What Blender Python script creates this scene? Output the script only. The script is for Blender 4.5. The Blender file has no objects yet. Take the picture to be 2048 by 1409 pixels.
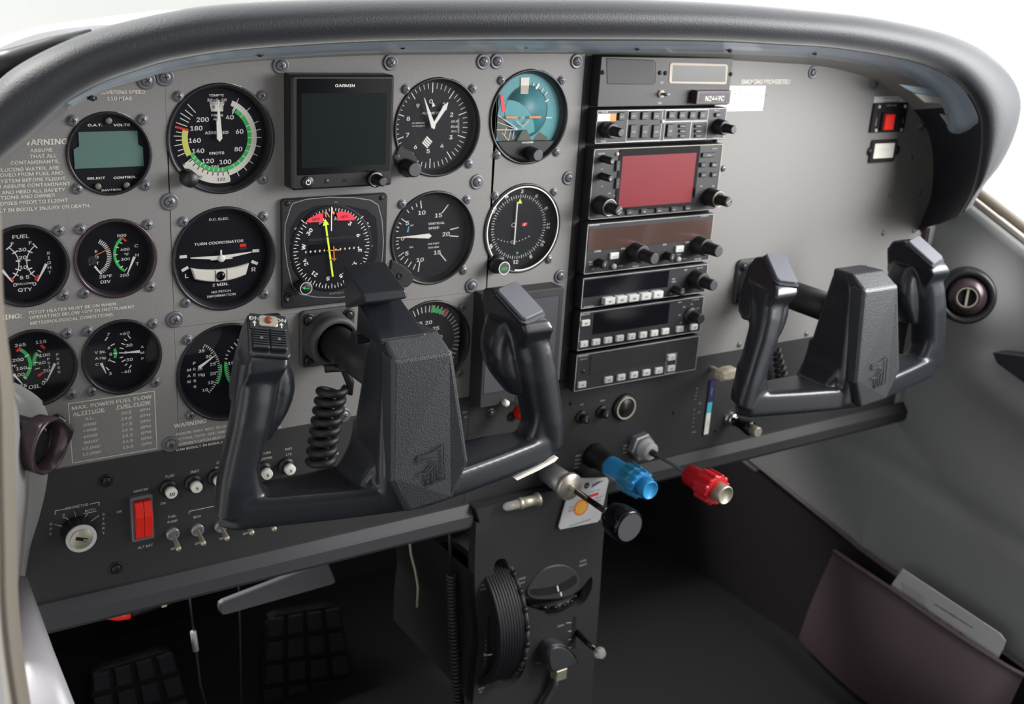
import bpy, math, random
from mathutils import Vector, Matrix
random.seed(7)
SC = bpy.context.scene
COL = SC.collection
R = math.radians
# ---------------------------------------------------------------- camera
# panel frame: x right, z up, w towards the pilot (-Y); millimetres, panel surface at w = 0
FPX = 2249.33
CPOS = (-284.78, -818.04, 135.24)
CM = ((0.8365, -0.5446, 0.0605), (-0.1298, -0.3042, -0.9437), (0.5324, 0.7816, -0.3251))  # right, down, forward
_r = Vector(CM[0]).normalized(); _f = Vector(CM[2]).normalized(); _r = (_r - _f * _r.dot(_f)).normalized(); _d = _f.cross(_r)
cam = bpy.data.cameras.new('camera'); camo = bpy.data.objects.new('camera', cam); COL.objects.link(camo)
cam.sensor_width = 36; cam.lens = 36 * FPX / 2048; cam.clip_start = 0.01; cam.clip_end = 500
camo.matrix_world = Matrix(((_r.x, -_d.x, -_f.x, CPOS[0] / 1000), (_r.y, -_d.y, -_f.y, CPOS[1] / 1000), (_r.z, -_d.z, -_f.z, CPOS[2] / 1000), (0, 0, 0, 1)))
cam.dof.use_dof = True; cam.dof.focus_distance = 0.85; cam.dof.aperture_fstop = 9.0
SC.camera = camo
# ---------------------------------------------------------------- light
W = bpy.data.worlds.new('sky'); SC.world = W; W.use_nodes = True
bg = W.node_tree.nodes['Background']; bg.inputs[0].default_value = (0.98, 0.99, 1.0, 1); bg.inputs[1].default_value = 2.1
sun = bpy.data.lights.new('sun', 'SUN'); suno = bpy.data.objects.new('sun', sun); COL.objects.link(suno)
sun.energy = 8.0; sun.angle = R(20); sun.color = (1, 0.97, 0.92)
suno.rotation_euler = Vector((0.35, -0.45, -0.8)).to_track_quat('-Z', 'Y').to_euler()
ar = bpy.data.lights.new('window_daylight', 'AREA'); aro = bpy.data.objects.new('window_daylight', ar); COL.objects.link(aro)
ar.shape = 'RECTANGLE'; ar.size = 0.6; ar.size_y = 0.42; ar.energy = 19; ar.color = (1, 0.985, 0.97)
aro.location = (0.99, -0.48, 0.2); aro.rotation_euler = Vector((-1, 0.75, -0.35)).to_track_quat('-Z', 'Y').to_euler()
SC.view_settings.view_transform = 'Standard'; SC.view_settings.look = 'None'; SC.view_settings.gamma = 1
SC.view_settings.use_curve_mapping = False; SC.view_settings.exposure = 0.0
SC.cycles.max_bounces = 8; SC.cycles.transparent_max_bounces = 12; SC.cycles.use_denoising = True


def P(px, py, d=0.0):
    """point of the plane w=d that the photo shows at pixel px,py -> (x, z)"""
    a = (px - 1024) / FPX; b = (py - 704.5) / FPX
    r = _r * a + _d * b + _f
    t = (-d - CPOS[1]) / r.y
    return (CPOS[0] + r.x * t, CPOS[2] + r.z * t)


def PX(px, py, x):
    """point of the plane X=x -> (x, z, w)"""
    a = (px - 1024) / FPX; b = (py - 704.5) / FPX
    r = _r * a + _d * b + _f
    t = (x - CPOS[0]) / r.x
    return (x, CPOS[2] + r.z * t, -(CPOS[1] + r.y * t))


ZO = {'z1': (0, 100, 3.657), 'z2': (0, 430, 3.657), 'z3': (540, 90, 3.303), 'z4': (540, 380, 3.303), 'z5': (1130, 90, 3.9135), 'z6': (1120, 420, 3.808),
      'l1': (0, 780, 3.303), 'y1': (420, 520, 2.515), 'y2': (680, 520, 2.516), 'c5': (940, 780, 3.303), 'p6': (860, 960, 3.1375), 'r7': (1380, 440, 3.2017),
      'r8': (1400, 80, 3.16), 'g': (0, 0, 1.0)}


def Q(k, X, Y, d=0.0):
    o = ZO[k]
    return P(o[0] + X / o[2], o[1] + Y / o[2], d)


# ---------------------------------------------------------------- materials
def lin(h):
    c = [int(h[i:i + 2], 16) / 255 for i in (0, 2, 4)]
    return tuple(x / 12.92 if x <= 0.04045 else ((x + 0.055) / 1.055) ** 2.4 for x in c) + (1,)


MT = {}


def mat(name, col, rough=0.5, metal=0.0, bump=0.0, scale=400.0, var=0.0, spec=0.5, coat=0.0, kind='noise'):
    m = bpy.data.materials.new(name); m.use_nodes = True
    nt = m.node_tree; b = nt.nodes['Principled BSDF']
    c = lin(col)
    b.inputs['Base Color'].default_value = c; b.inputs['Roughness'].default_value = rough; b.inputs['Metallic'].default_value = metal
    b.inputs['Specular IOR Level'].default_value = spec; b.inputs['Coat Weight'].default_value = coat
    if bump or var:
        tc = nt.nodes.new('ShaderNodeTexCoord')
        if kind == 'leather':
            n = nt.nodes.new('ShaderNodeTexVoronoi'); n.inputs['Scale'].default_value = scale; n.feature = 'SMOOTH_F1'; out = n.outputs['Distance']
            nt.links.new(tc.outputs['Object'], n.inputs['Vector'])
        else:
            n = nt.nodes.new('ShaderNodeTexNoise'); n.inputs['Scale'].default_value = scale; n.inputs['Detail'].default_value = 4; out = n.outputs['Fac']
            mp = nt.nodes.new('ShaderNodeMapping'); nt.links.new(tc.outputs['Object'], mp.inputs[0]); nt.links.new(mp.outputs[0], n.inputs['Vector'])
            if kind == 'brushed': mp.inputs['Scale'].default_value = (0.08, 1, 1)
        if bump:
            bp = nt.nodes.new('ShaderNodeBump'); bp.inputs['Strength'].default_value = bump; bp.inputs['Distance'].default_value = 0.0006
            nt.links.new(out, bp.inputs['Height']); nt.links.new(bp.outputs[0], b.inputs['Normal'])
        if var:
            n2 = nt.nodes.new('ShaderNodeTexNoise'); n2.inputs['Scale'].default_value = scale * 0.9; n2.inputs['Detail'].default_value = 5
            nt.links.new(tc.outputs['Object'], n2.inputs['Vector'])
            rp = nt.nodes.new('ShaderNodeValToRGB'); e = rp.color_ramp.elements
            e[0].position = 0.3; e[1].position = 0.7
            e[0].color = tuple(x * (1 - var) for x in c[:3]) + (1,); e[1].color = tuple(min(1, x * (1 + var)) for x in c[:3]) + (1,)
            nt.links.new(n2.outputs['Fac'], rp.inputs[0]); nt.links.new(rp.outputs[0], b.inputs['Base Color'])
    MT[name] = m
    return m


mat('panel_grey', '7b7978', 0.55, 0, 0.15, 900, 0.10)
mat('panel_black', '2a2a2c', 0.6, 0, 0.2, 1200, 0.15)
mat('bezel_black', '1b1b1f', 0.38, 0, 0.06, 900)
mat('bezel_plum', '4a3e44', 0.25, 0.5)
mat('dial_black', '101119', 0.5, spec=0.2)
mat('gloss_black', '0c0d11', 0.14, spec=0.3)
mat('matte_black', '08080a', 0.8)
mat('knob_black', '17181c', 0.45, 0, 0.1, 800)
mat('knob_tip', '45464b', 0.5)
mat('face_black', '202125', 0.5, 0, 0.1, 1500, 0.1)
mat('button_dark', '2e2f34', 0.4)
mat('white', 'e9e7df', 0.55)
mat('cream', 'dad8c8', 0.55)
mat('placard', 'd6d3c8', 0.6)
mat('white_arc', 'e4e0d4', 0.5)
mat('green', '35c05c', 0.5)
mat('yellow', 'd2d668', 0.5)
mat('lime', 'd9ee30', 0.5)
mat('red', 'e02a30', 0.5)
mat('flag_red', 'f0344a', 0.4)
mat('orange', 'e8843a', 0.5)
mat('skyblue', '4a979c', 0.5)
mat('earth', '55574c', 0.6)
mat('deepteal', '2f737a', 0.5)
mat('lcd', '55706c', 0.35)
mat('lcd_dark', '10181a', 0.35, spec=0.12)
mat('screen_grey', '4a4a50', 0.35, spec=0.2)
mat('screen_red_reflection', '76282f', 0.3, spec=0.3)  # unlit display; the red cabin reflection is put into the base colour
mat('window_brown_reflection', '4a3834', 0.15)  # brown of a reflection on the radio window, painted as base colour
mat('smoke_window', '121218', 0.15, spec=0.25)
mat('steel', 'd6cec2', 0.36, 0.85, 0.1, 500, kind='brushed')
mat('satin_metal', 'bdb7a6', 0.42, 0.7)
mat('dark_metal', '55565c', 0.4, 0.9)
mat('chrome', 'dedede', 0.08, 1.0)
mat('screw_grey', '6d6e74', 0.42, 0.35)
mat('screw_black', '1e1f23', 0.4, 0.2)
mat('recess', '0a0a0c', 0.8)
mat('yoke_black', '202228', 0.28, 0, 0.10, 700)
mat('yoke_pad', '2a2c31', 0.42, 0, 0.4, 1000, kind='leather')
_m = mat('leather_black', '202229', 0.58, 0, 0.3, 900, kind='leather'); _b = _m.node_tree.nodes['Principled BSDF']; _b.inputs['Sheen Weight'].default_value = 0.35; _b.inputs['Sheen Roughness'].default_value = 0.3
mat('rubber', '1b1b1e', 0.5)
mat('boot_rubber', '3f3f3f', 0.6)
mat('button_grey', '6c6b68', 0.5)
mat('blue_plastic', '2f93cf', 0.38)
mat('teal_plastic', '2a80a4', 0.38)
mat('red_plastic', 'c41623', 0.38)
mat('rocker_red', 'ee2b20', 0.4)
mat('key_white', 'cfcfcd', 0.5)
mat('beige', 'b8ad9c', 0.6)
mat('wall_grey', '929494', 0.36, 0, 0.2, 1000)
mat('trim_light', '9a9a99', 0.45, 0, 0.1, 600)
mat('trim_beige', '7f776d', 0.5)
mat('tube_white', '9b989e', 0.35, 0, 0.15, 300)
mat('carpet', '1c171a', 0.95, 0, 0.5, 900, 0.3)
mat('brown_leather', '54464d', 0.5, 0, 0.3, 500)
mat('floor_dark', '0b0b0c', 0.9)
mat('pedal', '2a2c30', 0.6)
mat('bar_grey', '55555a', 0.5)
mat('paper', 'd2d2d4', 0.6)
mat('ink', '26262c', 0.6)
mat('ink_grey', '8a8a94', 0.6)
mat('ink_blue', '5aaed8', 0.6)
mat('cyan', '45b4c8', 0.5)
mat('navy', '22265a', 0.5)
mat('nut_grey', 'a5a6ab', 0.35, 0.6)
mat('nylon', 'c9c9cb', 0.4)
mat('amber', 'f2b04c', 0.6)
mat('concrete', '9a9a98', 0.9)
mat('hangar', '8d97a4', 0.8)
mat('dome_grey', '37383b', 0.5)
mat('lens_blue', '8b98a4', 0.25)
mat('lens_ivory', 'b9b6b0', 0.35)
mat('cabin_dark', '3a3a3e', 0.8)
mat('headliner', '8c8a86', 0.8)
mat('wing_white', 'd8d8d8', 0.5)


def glassy(name, tint, amount, rough=0.03):
    m = bpy.data.materials.new(name); m.use_nodes = True; nt = m.node_tree; nt.nodes.clear()
    o = nt.nodes.new('ShaderNodeOutputMaterial'); mx = nt.nodes.new('ShaderNodeMixShader'); t = nt.nodes.new('ShaderNodeBsdfTransparent'); g = nt.nodes.new('ShaderNodeBsdfGlossy')
    t.inputs[0].default_value = tint; g.inputs['Roughness'].default_value = rough
    fr = nt.nodes.new('ShaderNodeFresnel'); fr.inputs[0].default_value = 1.45
    ml = nt.nodes.new('ShaderNodeMath'); ml.operation = 'MULTIPLY'; ml.inputs[1].default_value = amount
    nt.links.new(fr.outputs[0], ml.inputs[0]); nt.links.new(ml.outputs[0], mx.inputs[0]); nt.links.new(t.outputs[0], mx.inputs[1]); nt.links.new(g.outputs[0], mx.inputs[2]); nt.links.new(mx.outputs[0], o.inputs[0])
    MT[name] = m


glassy('glass', (0.97, 0.97, 0.99, 1), 0.3)
glassy('window_glass', (0.95, 0.97, 0.97, 1), 0.4)


def lensmat(name, col, alpha, rough):
    m = bpy.data.materials.new(name); m.use_nodes = True; b = m.node_tree.nodes['Principled BSDF']
    b.inputs['Base Color'].default_value = lin(col); b.inputs['Roughness'].default_value = rough; b.inputs['Alpha'].default_value = alpha; MT[name] = m


lensmat('lens_clear', 'b4c6d8', 0.62, 0.18)
lensmat('bulb_glass', 'd8d4d0', 0.35, 0.05)

# ---------------------------------------------------------------- mesh builder
_TX = {}
try:  # the sans-serif that ships with Blender
    import os
    FONT = bpy.data.fonts.load(os.path.join(bpy.utils.system_resource('DATAFILES'), 'fonts', 'Inter.woff2'))
except Exception:
    FONT = None


def glyphs(s, bold):
    k = (s, bold)
    if k not in _TX:
        c = bpy.data.curves.new('t', 'FONT'); c.body = s; c.size = 1; c.resolution_u = 3; c.offset = 0; c.align_x = 'CENTER'; c.fill_mode = 'FRONT'
        if FONT: c.font = FONT
        o = bpy.data.objects.new('t', c); me = bpy.data.meshes.new_from_object(o)
        v = [(a.co.x, a.co.y) for a in me.vertices]; f = [tuple(p.vertices) for p in me.polygons]
        bpy.data.objects.remove(o); bpy.data.curves.remove(c); bpy.data.meshes.remove(me)
        _TX[k] = (v, f)
    return _TX[k]


class MB:
    def __init__(s, T=None):
        s.v = []; s.f = []; s.m = []; s.sm = []; s.mats = []; s.T = T

    def add(s, vs, fs, m, smooth=False):
        if m not in s.mats: s.mats.append(m)
        i = s.mats.index(m); n = len(s.v)
        for p in vs:
            if s.T is not None: p = s.T @ Vector(p)
            s.v.append((p[0], p[1], p[2]))
        for f in fs: s.f.append(tuple(a + n for a in f)); s.m.append(i); s.sm.append(smooth)
        return s

    def prism(s, pts, w0, w1, m, ch=0.0, smooth=False):
        """outline pts (u,v) extruded w0..w1 (w1 = front), ch = chamfer of the front edge"""
        n = len(pts)
        a = sum(pts[i][0] * pts[(i + 1) % n][1] - pts[(i + 1) % n][0] * pts[i][1] for i in range(n))
        if a < 0: pts = pts[::-1]
        rows = [[(p[0], p[1], w0) for p in pts]]
        if ch:
            ins = []
            for i in range(n):
                p0 = Vector(pts[i - 1]); p1 = Vector(pts[i]); p2 = Vector(pts[(i + 1) % n])
                e1 = (p1 - p0); e2 = (p2 - p1)
                if e1.length < 1e-6 or e2.length < 1e-6: ins.append(tuple(p1)); continue
                n1 = Vector((-e1.y, e1.x)).normalized(); n2 = Vector((-e2.y, e2.x)).normalized()
                nn = (n1 + n2); nn = nn / max(0.35, nn.length_squared / 2)
                ins.append((p1.x + nn.x * ch, p1.y + nn.y * ch))
            rows.append([(p[0], p[1], w1 - ch) for p in pts]); rows.append([(p[0], p[1], w1) for p in ins])
        else:
            rows.append([(p[0], p[1], w1) for p in pts])
        vs = [p for r in rows for p in r]; fs = []
        for k in range(len(rows) - 1):
            for i in range(n):
                j = (i + 1) % n
                fs.append((k * n + i, k * n + j, (k + 1) * n + j, (k + 1) * n + i))
        fs.append(tuple(reversed(range(n)))); fs.append(tuple(range(len(vs) - n, len(vs))))
        return s.add(vs, fs, m, smooth)

    def box(s, u0, u1, v0, v1, w0, w1, m, ch=0.0):
        return s.prism([(u0, v0), (u1, v0), (u1, v1), (u0, v1)], w0, w1, m, ch)

    def rbox(s, u0, u1, v0, v1, r, w0, w1, m, ch=0.0, n=5):
        return s.prism(rr(u0, u1, v0, v1, r, n), w0, w1, m, ch)

    def lathe(s, prof, u, v, m, n=40, smooth=True, kn=0, kd=0.0, a0=0, cap=True):
        vs = []; fs = []; k = len(prof)
        for i in range(n):
            t = 2 * math.pi * i / n + a0
            g = 1.0
            for (r, w, *fl) in prof:
                rr_ = r - (kd if (kn and (i * kn // n + i) % 2) and not fl else 0)
                vs.append((u + rr_ * math.cos(t), v + rr_ * math.sin(t), w))
        for i in range(n):
            j = (i + 1) % n
            for q in range(k - 1): fs.append((i * k + q, j * k + q, j * k + q + 1, i * k + q + 1))
        if cap:
            if prof[-1][0] > 1e-6: fs.append(tuple(i * k + k - 1 for i in range(n)))
            if prof[0][0] > 1e-6: fs.append(tuple(i * k for i in reversed(range(n))))
        return s.add(vs, fs, m, smooth)

    def tube(s, pts, r, m, n=10, cap=True, smooth=True, ell=None):
        pts = [Vector(p) for p in pts]; vs = []; fs = []
        up = None
        for i, p in enumerate(pts):
            t = (pts[min(i + 1, len(pts) - 1)] - pts[max(i - 1, 0)]).normalized()
            if up is None:
                up = Vector((0, 0, 1)) if abs(t.z) < 0.9 else Vector((1, 0, 0))
            a = (up - t * up.dot(t)).normalized(); b = t.cross(a); up = a
            rad = r[i] if isinstance(r, (list, tuple)) else r
            for k in range(n):
                th = 2 * math.pi * k / n
                vs.append(p + a * rad * math.cos(th) + b * rad * math.sin(th))
        for i in range(len(pts) - 1):
            for k in range(n):
                j = (k + 1) % n
                fs.append((i * n + k, i * n + j, (i + 1) * n + j, (i + 1) * n + k))
        if cap: fs.append(tuple(reversed(range(n)))); fs.append(tuple(range(len(vs) - n, len(vs))))
        return s.add(vs, fs, m, smooth)

    def poly(s, pts, w, m):
        if len(pts[0]) == 2: pts = [(p[0], p[1], w) for p in pts]
        return s.add(pts, [tuple(range(len(pts)))], m)

    def line(s, a, b, wd, w, m):
        a = Vector(a[:2]); b = Vector(b[:2]); d = (b - a).normalized(); n = Vector((-d.y, d.x)) * wd / 2
        return s.poly([tuple(a + n), tuple(a - n), tuple(b - n), tuple(b + n)], w, m)

    def pline(s, pts, wd, w, m, close=False):
        k = len(pts)
        for i in range(k if close else k - 1): s.line(pts[i], pts[(i + 1) % k], wd, w, m)
        return s

    def arc(s, r0, r1, a0, a1, w, m, c=(0, 0), n=None):
        """ring sector, clock angles in degrees"""
        n = n or max(3, int(abs(a1 - a0) / 4)); vs = []; fs = []
        for i in range(n + 1):
            t = R(a0 + (a1 - a0) * i / n)
            for r in (r0, r1): vs.append((c[0] + r * math.sin(t), c[1] + r * math.cos(t), w))
        for i in range(n): fs.append((2 * i, 2 * i + 1, 2 * i + 3, 2 * i + 2))
        return s.add(vs, fs, m)

    def tick(s, a, r0, r1, wd, w, m, c=(0, 0)):
        t = R(a); return s.line((c[0] + r0 * math.sin(t), c[1] + r0 * math.cos(t)), (c[0] + r1 * math.sin(t), c[1] + r1 * math.cos(t)), wd, w, m)

    def disc(s, u, v, r, w, m, n=40):
        return s.poly([(u + r * math.cos(2 * math.pi * i / n), v + r * math.sin(2 * math.pi * i / n)) for i in range(n)], w, m)

    def text(s, t, u, v, h, w, m, rot=0, bold=0.015, sx=1.0, al='C', sh=0.0, vc=True):
        gv, gf = glyphs(t, 0); sx = sx * ((1.32 if m in ('placard', 'white', 'cream') else 1.15) if FONT else 1.0)
        if not gv: return s
        k = h / 0.727
        xs = [p[0] for p in gv]; cx = (min(xs) + max(xs)) / 2
        ox = {'C': cx, 'L': min(xs), 'R': max(xs)}[al]
        c = math.cos(R(rot)); q = math.sin(R(rot)); out = []
        for (x, y) in gv:
            yy = (y - (0.36 if vc else 0)) * k; xx = (x - ox) * k * sx + yy * sh
            out.append((u + xx * c - yy * q, v + xx * q + yy * c, w))
        s.add(out, gf, m)
        if bold > 0:
            e = bold * k * 1.5
            for sg, dw in ((-1, .05), (1, .1)):
                s.add([(p[0] + sg * e * c - sg * e * .5 * q, p[1] + sg * e * q + sg * e * .5 * c, p[2] + dw) for p in out], gf, m)
        return s

    def build(s, name, parent=None, loc=None, bev=0, weld=False):
        o_ = (0, 0, 0)
        if parent is not None: o_ = parent['_o']
        if loc is not None: o_ = loc
        me = bpy.data.meshes.new(name)
        me.from_pydata([((p[0] - o_[0]) / 1000, -(p[2] - o_[2]) / 1000, (p[1] - o_[1]) / 1000) for p in s.v], [], s.f)
        for m in s.mats: me.materials.append(MT[m])
        me.polygons.foreach_set('material_index', s.m); me.polygons.foreach_set('use_smooth', s.sm); me.update()
        o = bpy.data.objects.new(name, me); COL.objects.link(o)
        if loc is not None:
            o.location = (loc[0] / 1000, -loc[2] / 1000, loc[1] / 1000)
            if parent is not None:
                q = parent['_o']; o.location = ((loc[0] - q[0]) / 1000, -(loc[2] - q[2]) / 1000, (loc[1] - q[1]) / 1000)
            o['_o'] = loc
        else: o['_o'] = o_
        if parent is not None: o.parent = parent
        if bev:
            b = o.modifiers.new('b', 'BEVEL'); b.width = bev / 1000; b.segments = 3; b.limit_method = 'ANGLE'; b.angle_limit = R(35)
        return o


def rr(u0, u1, v0, v1, r, n=5):
    if u0 > u1: u0, u1 = u1, u0
    if v0 > v1: v0, v1 = v1, v0
    r = min(r, (u1 - u0) / 2 - 1e-3, (v1 - v0) / 2 - 1e-3); p = []
    for cx, cy, a in ((u1 - r, v1 - r, 0), (u0 + r, v1 - r, 90), (u0 + r, v0 + r, 180), (u1 - r, v0 + r, 270)):
        for i in range(n + 1):
            t = R(a + 90 * i / n); p.append((cx + r * math.cos(t), cy + r * math.sin(t)))
    return p


def tag(o, label=None, cat=None, group=None, kind=None):
    if label: o['label'] = label
    if cat: o['category'] = cat
    if group: o['group'] = group
    if kind: o['kind'] = kind
    return o


def thing(name, label, cat, loc, group=None, kind=None):
    o = bpy.data.objects.new(name, None); COL.objects.link(o); o.empty_display_size = 0.01
    o.location = (loc[0] / 1000, -loc[2] / 1000, loc[1] / 1000); o['_o'] = tuple(float(a) for a in loc)
    return tag(o, label, cat, group, kind)


def solo(mb, name, label, cat, loc, group=None, kind=None, bev=0):
    o = mb.build(name, None, tuple(float(a) for a in loc), bev); return tag(o, label, cat, group, kind)


def struct(mb, name, loc=(0, 0, 0)):
    o = mb.build(name, None, tuple(float(a) for a in loc)); o['kind'] = 'structure'; return o


def sheet(s, rows, m, smooth=True):
    """rows of 3-D points -> grid"""
    n = len(rows[0]); vs = [p for r in rows for p in r]; fs = []
    for i in range(len(rows) - 1):
        for j in range(n - 1): fs.append((i * n + j, i * n + j + 1, (i + 1) * n + j + 1, (i + 1) * n + j))
    return s.add(vs, fs, m, smooth)


# screws: one mesh of each kind, copied
def screw_mesh(kind):
    b = MB()
    if kind == 'large':
        b.lathe([(6.6, 0), (6.4, 1.0), (5.6, 1.4), (4.6, 1.0), (4.3, 1.0)], 0, 0, 'screw_grey', 28)
        b.lathe([(4.1, 0.6), (4.0, 1.8), (3.2, 2.6), (1.6, 3.0), (0, 3.0)], 0, 0, 'screw_grey', 24); h = 3.05; c = 2.3
    elif kind == 'black':
        b.lathe([(5.4, 0), (5.2, 0.8), (4.5, 1.1), (4.0, 0.9)], 0, 0, 'screw_black', 24)
        b.lathe([(3.6, 0.6), (3.5, 1.8), (2.8, 2.5), (1.4, 2.9), (0, 2.9)], 0, 0, 'screw_black', 24); h = 2.95; c = 2.2
    elif kind == 'tiny':
        b.lathe([(2.0, 0), (1.9, 0.7), (1.2, 1.2), (0, 1.2)], 0, 0, 'screw_black', 16); h = 1.25; c = 1.2
    elif kind == 'rivet':
        b.lathe([(3.2, 0), (3.0, 0.8), (2.0, 1.7), (0, 1.9)], 0, 0, 'screw_grey', 20); h = 1.95; c = 0.9
    else:
        b.lathe([(4.3, 0), (4.1, 0.5), (3.6, 0.6)], 0, 0, 'screw_grey', 24)
        b.lathe([(3.4, 0.4), (3.3, 1.3), (2.6, 2.0), (1.2, 2.3), (0, 2.3)], 0, 0, 'screw_grey', 24); h = 2.35; c = 1.9
    rot = 20
    for a in (rot, rot + 90):
        b.tick(a, -c, c, 0.75, h, 'recess')
    o = b.build('screw'); me = o.data; bpy.data.objects.remove(o)
    return me


_SM = {}


def screw(parent, u, v, kind='small', w=0.0, rot=None):
    if kind not in _SM: _SM[kind] = screw_mesh(kind)
    o = bpy.data.objects.new('screw', _SM[kind]); COL.objects.link(o); q = parent['_o']
    o.location = ((u - q[0]) / 1000, -(w - q[2]) / 1000, (v - q[1]) / 1000); o.rotation_euler = (0, R(random.uniform(0, 90)), 0)
    o.parent = parent
    return o


def flat_with_holes(name, outline, holes, m, w0, w1, loc, extra=None, parent=None):
    """plate with real holes; extra = MB with printed marks merged in"""
    c = bpy.data.curves.new(name, 'CURVE'); c.dimensions = '2D'; c.fill_mode = 'BOTH'; c.extrude = (w1 - w0) / 2
    for pts in [outline] + holes:
        sp = c.splines.new('POLY'); sp.points.add(len(pts) - 1); sp.use_cyclic_u = True
        for i, p in enumerate(pts): sp.points[i].co = (p[0], p[1], 0, 1)
    o = bpy.data.objects.new('t', c); me = bpy.data.meshes.new_from_object(o)
    b = MB(); mid = (w0 + w1) / 2
    b.add([(v.co.x, v.co.y, v.co.z + mid) for v in me.vertices], [tuple(p.vertices) for p in me.polygons], m)
    bpy.data.objects.remove(o); bpy.data.curves.remove(c); bpy.data.meshes.remove(me)
    if extra is not None:
        for mn in extra.mats:
            k = extra.mats.index(mn)
            b.add(extra.v, [f for f, i in zip(extra.f, extra.m) if i == k], mn)
    return b


def smooth(pts, k=4):
    n = len(pts); out = []
    for i in range(n):
        p = [Vector(pts[(i + d) % n]) for d in (-1, 0, 1, 2)]
        for j in range(k):
            t = j / k; q = 0.5 * ((2 * p[1]) + (p[2] - p[0]) * t + (2 * p[0] - 5 * p[1] + 4 * p[2] - p[3]) * t * t + (3 * p[1] - p[0] - 3 * p[2] + p[3]) * t ** 3); out.append(tuple(q))
    return out


def circ(u, v, r, n=48):
    return [(u + r * math.cos(2 * math.pi * i / n), v + r * math.sin(2 * math.pi * i / n)) for i in range(n)]


def knob(parent, u, v, w0, w1, r, name='knob', tip='knob_tip', kn=30, r2=None, ring=None, m='knob_black'):
    b = MB(); r2 = r2 or r * 0.93
    b.lathe([(r, w0, 1), (r, w0 + 0.6), (r2, w1 - 1.0), (r2 - 0.7, w1, 1), (r2 - 1.2, w1, 1)], u, v, m, 60, kn=1, kd=0.35)
    b.disc(u, v, r2 - 1.1, w1 + 0.06, tip)
    if ring: b.lathe([(r2 - 0.6, w1 - .1), (r2 - 0.6, w1 + 0.3), (r2 - 1.2, w1 + 0.3), (r2 - 1.2, w1 - .1)], u, v, ring, 40, cap=False)
    return b.build(name, parent)
# ================================================================ panels
CEN = {'ASI': (0, 0), 'TC': (0.3, -91.8), 'MAN': (0.5, -184.7), 'ALT': (184.1, 4.2), 'VSI': (183.7, -89.6), 'TACH': (184.2, -186.2),
       'AI': (274.8, 11.0), 'CDI': (275.2, -87.8), 'DAV': (-81.4, -8.0), 'EGT': (-81.0, -84.4), 'VAC': (-80.5, -160.6), 'FUEL': (-142.8, -84.3), 'OIL': (-142.3, -160.6)}
RB, RS = 41.0, 29.6
# hood inner contour at the panel (left to right), px -> panel plane
HOOD = [((-60, 380), (-58, 383), (-55, 390), (-60, 230)), ((0, 318), (3, 322), (6, 328), (0, 160)), ((61, 266), (64, 272), (67, 279), (60, 118)),
        ((130, 205), (135, 215), (138, 222), (140, 80)), ((200, 166), (203, 180), (206, 187), (220, 52)), ((273, 140), (276, 158), (278, 163), (320, 28)),
        ((342, 120), (345, 139), (346, 144), (430, 10)), ((478, 99), (480, 119), (481, 126), (600, 0)), ((700, 84), (701, 105), (701, 113), (800, -5)),
        ((900, 79), (901, 101), (901, 110), (980, -5)), ((1169, 78), (1169, 101), (1169, 109), (1240, -3)), ((1400, 80), (1399, 104), (1398, 118), (1450, 6)),
        ((1560, 88), (1555, 110), (1550, 126), (1620, 20)), ((1674, 96), (1665, 118), (1650, 134), (1740, 33)), ((1813, 119), (1790, 143), (1735, 156), (1850, 55)),
        ((1896, 150), (1850, 172), (1790, 188), (1924, 78)), ((1937, 188), (1888, 215), (1828, 220), (1980, 108)), ((1960, 236), (1900, 262), (1853, 255), (2021, 148)),
        ((1962, 290), (1915, 300), (1866, 300), (2043, 200)), ((1955, 340), (1912, 350), (1868, 345), (2033, 262)), ((1944, 380), (1905, 390), (1863, 395), (2004, 325)),
        ((1930, 410), (1895, 415), (1850, 430), (1968, 372)), ((1915, 434), (1882, 447), (1838, 462), (1945, 412))]
top = [P(h[2][0], h[2][1], 1) for h in HOOD]


def topz(x):
    for a, b in zip(top, top[1:]):
        if a[0] <= x <= b[0]: return a[1] + (b[1] - a[1]) * (x - a[0]) / (b[0] - a[0])
    return top[0][1] if x < top[0][0] else top[-1][1]


def topcurve(x0, x1, n=14):
    return [(x1 + (x0 - x1) * i / n, topz(x1 + (x0 - x1) * i / n) + 3.0) for i in range(n + 1)]


def spec(m, k, pts_h_w, items):
    """printed text: (string, X, Y, cap height mm[, dict])"""
    for it in items:
        t, X, Y, h = it[:4]; kw = dict(it[4]) if len(it) > 4 else {}
        kw.setdefault('sx', .9)
        mm = kw.pop('m', m); x, z = Q(k, X, Y); pts_h_w.text(t, x, z, h, 0.12, mm, **kw)


# ---- left instrument panel
pr = MB()
spec('placard', 'z1', pr, [('MANEUVERING SPEED', 850, 303, 3.4, dict(sx=.84)), ('110 KIAS', 873, 350, 3.3), ('WARNING', 325, 665, 5.2, dict(bold=.018, sx=.92)),
                           ('ASSURE', 300, 729, 3.2), ('THAT ALL', 314, 771, 3.2), ('CONTAMINANTS,', 255, 815, 3.2), ('INCLUDING WATER, ARE', 430, 857, 3.2, dict(al='R')),
                           ('REMOVED FROM FUEL AND', 457, 893, 3.2, dict(al='R')), ('FUEL SYSTEM BEFORE FLIGHT.', 487, 934, 3.2, dict(al='R')),
                           ('ALSO ASSURE CONTAMINANT', 510, 972, 3.2, dict(al='R')), ('FREE AND HEED ALL SAFETY', 474, 1016, 3.2, dict(al='R')),
                           ('INSTRUCTIONS AND OWNER', 400, 1057, 3.2, dict(al='R')), ('ADVISORIES PRIOR TO FLIGHT', 494, 1094, 3.2, dict(al='R')), ('CAN RESULT IN BODILY INJURY OR DEATH.', 658, 1133, 3.2, dict(al='R'))])
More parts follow.
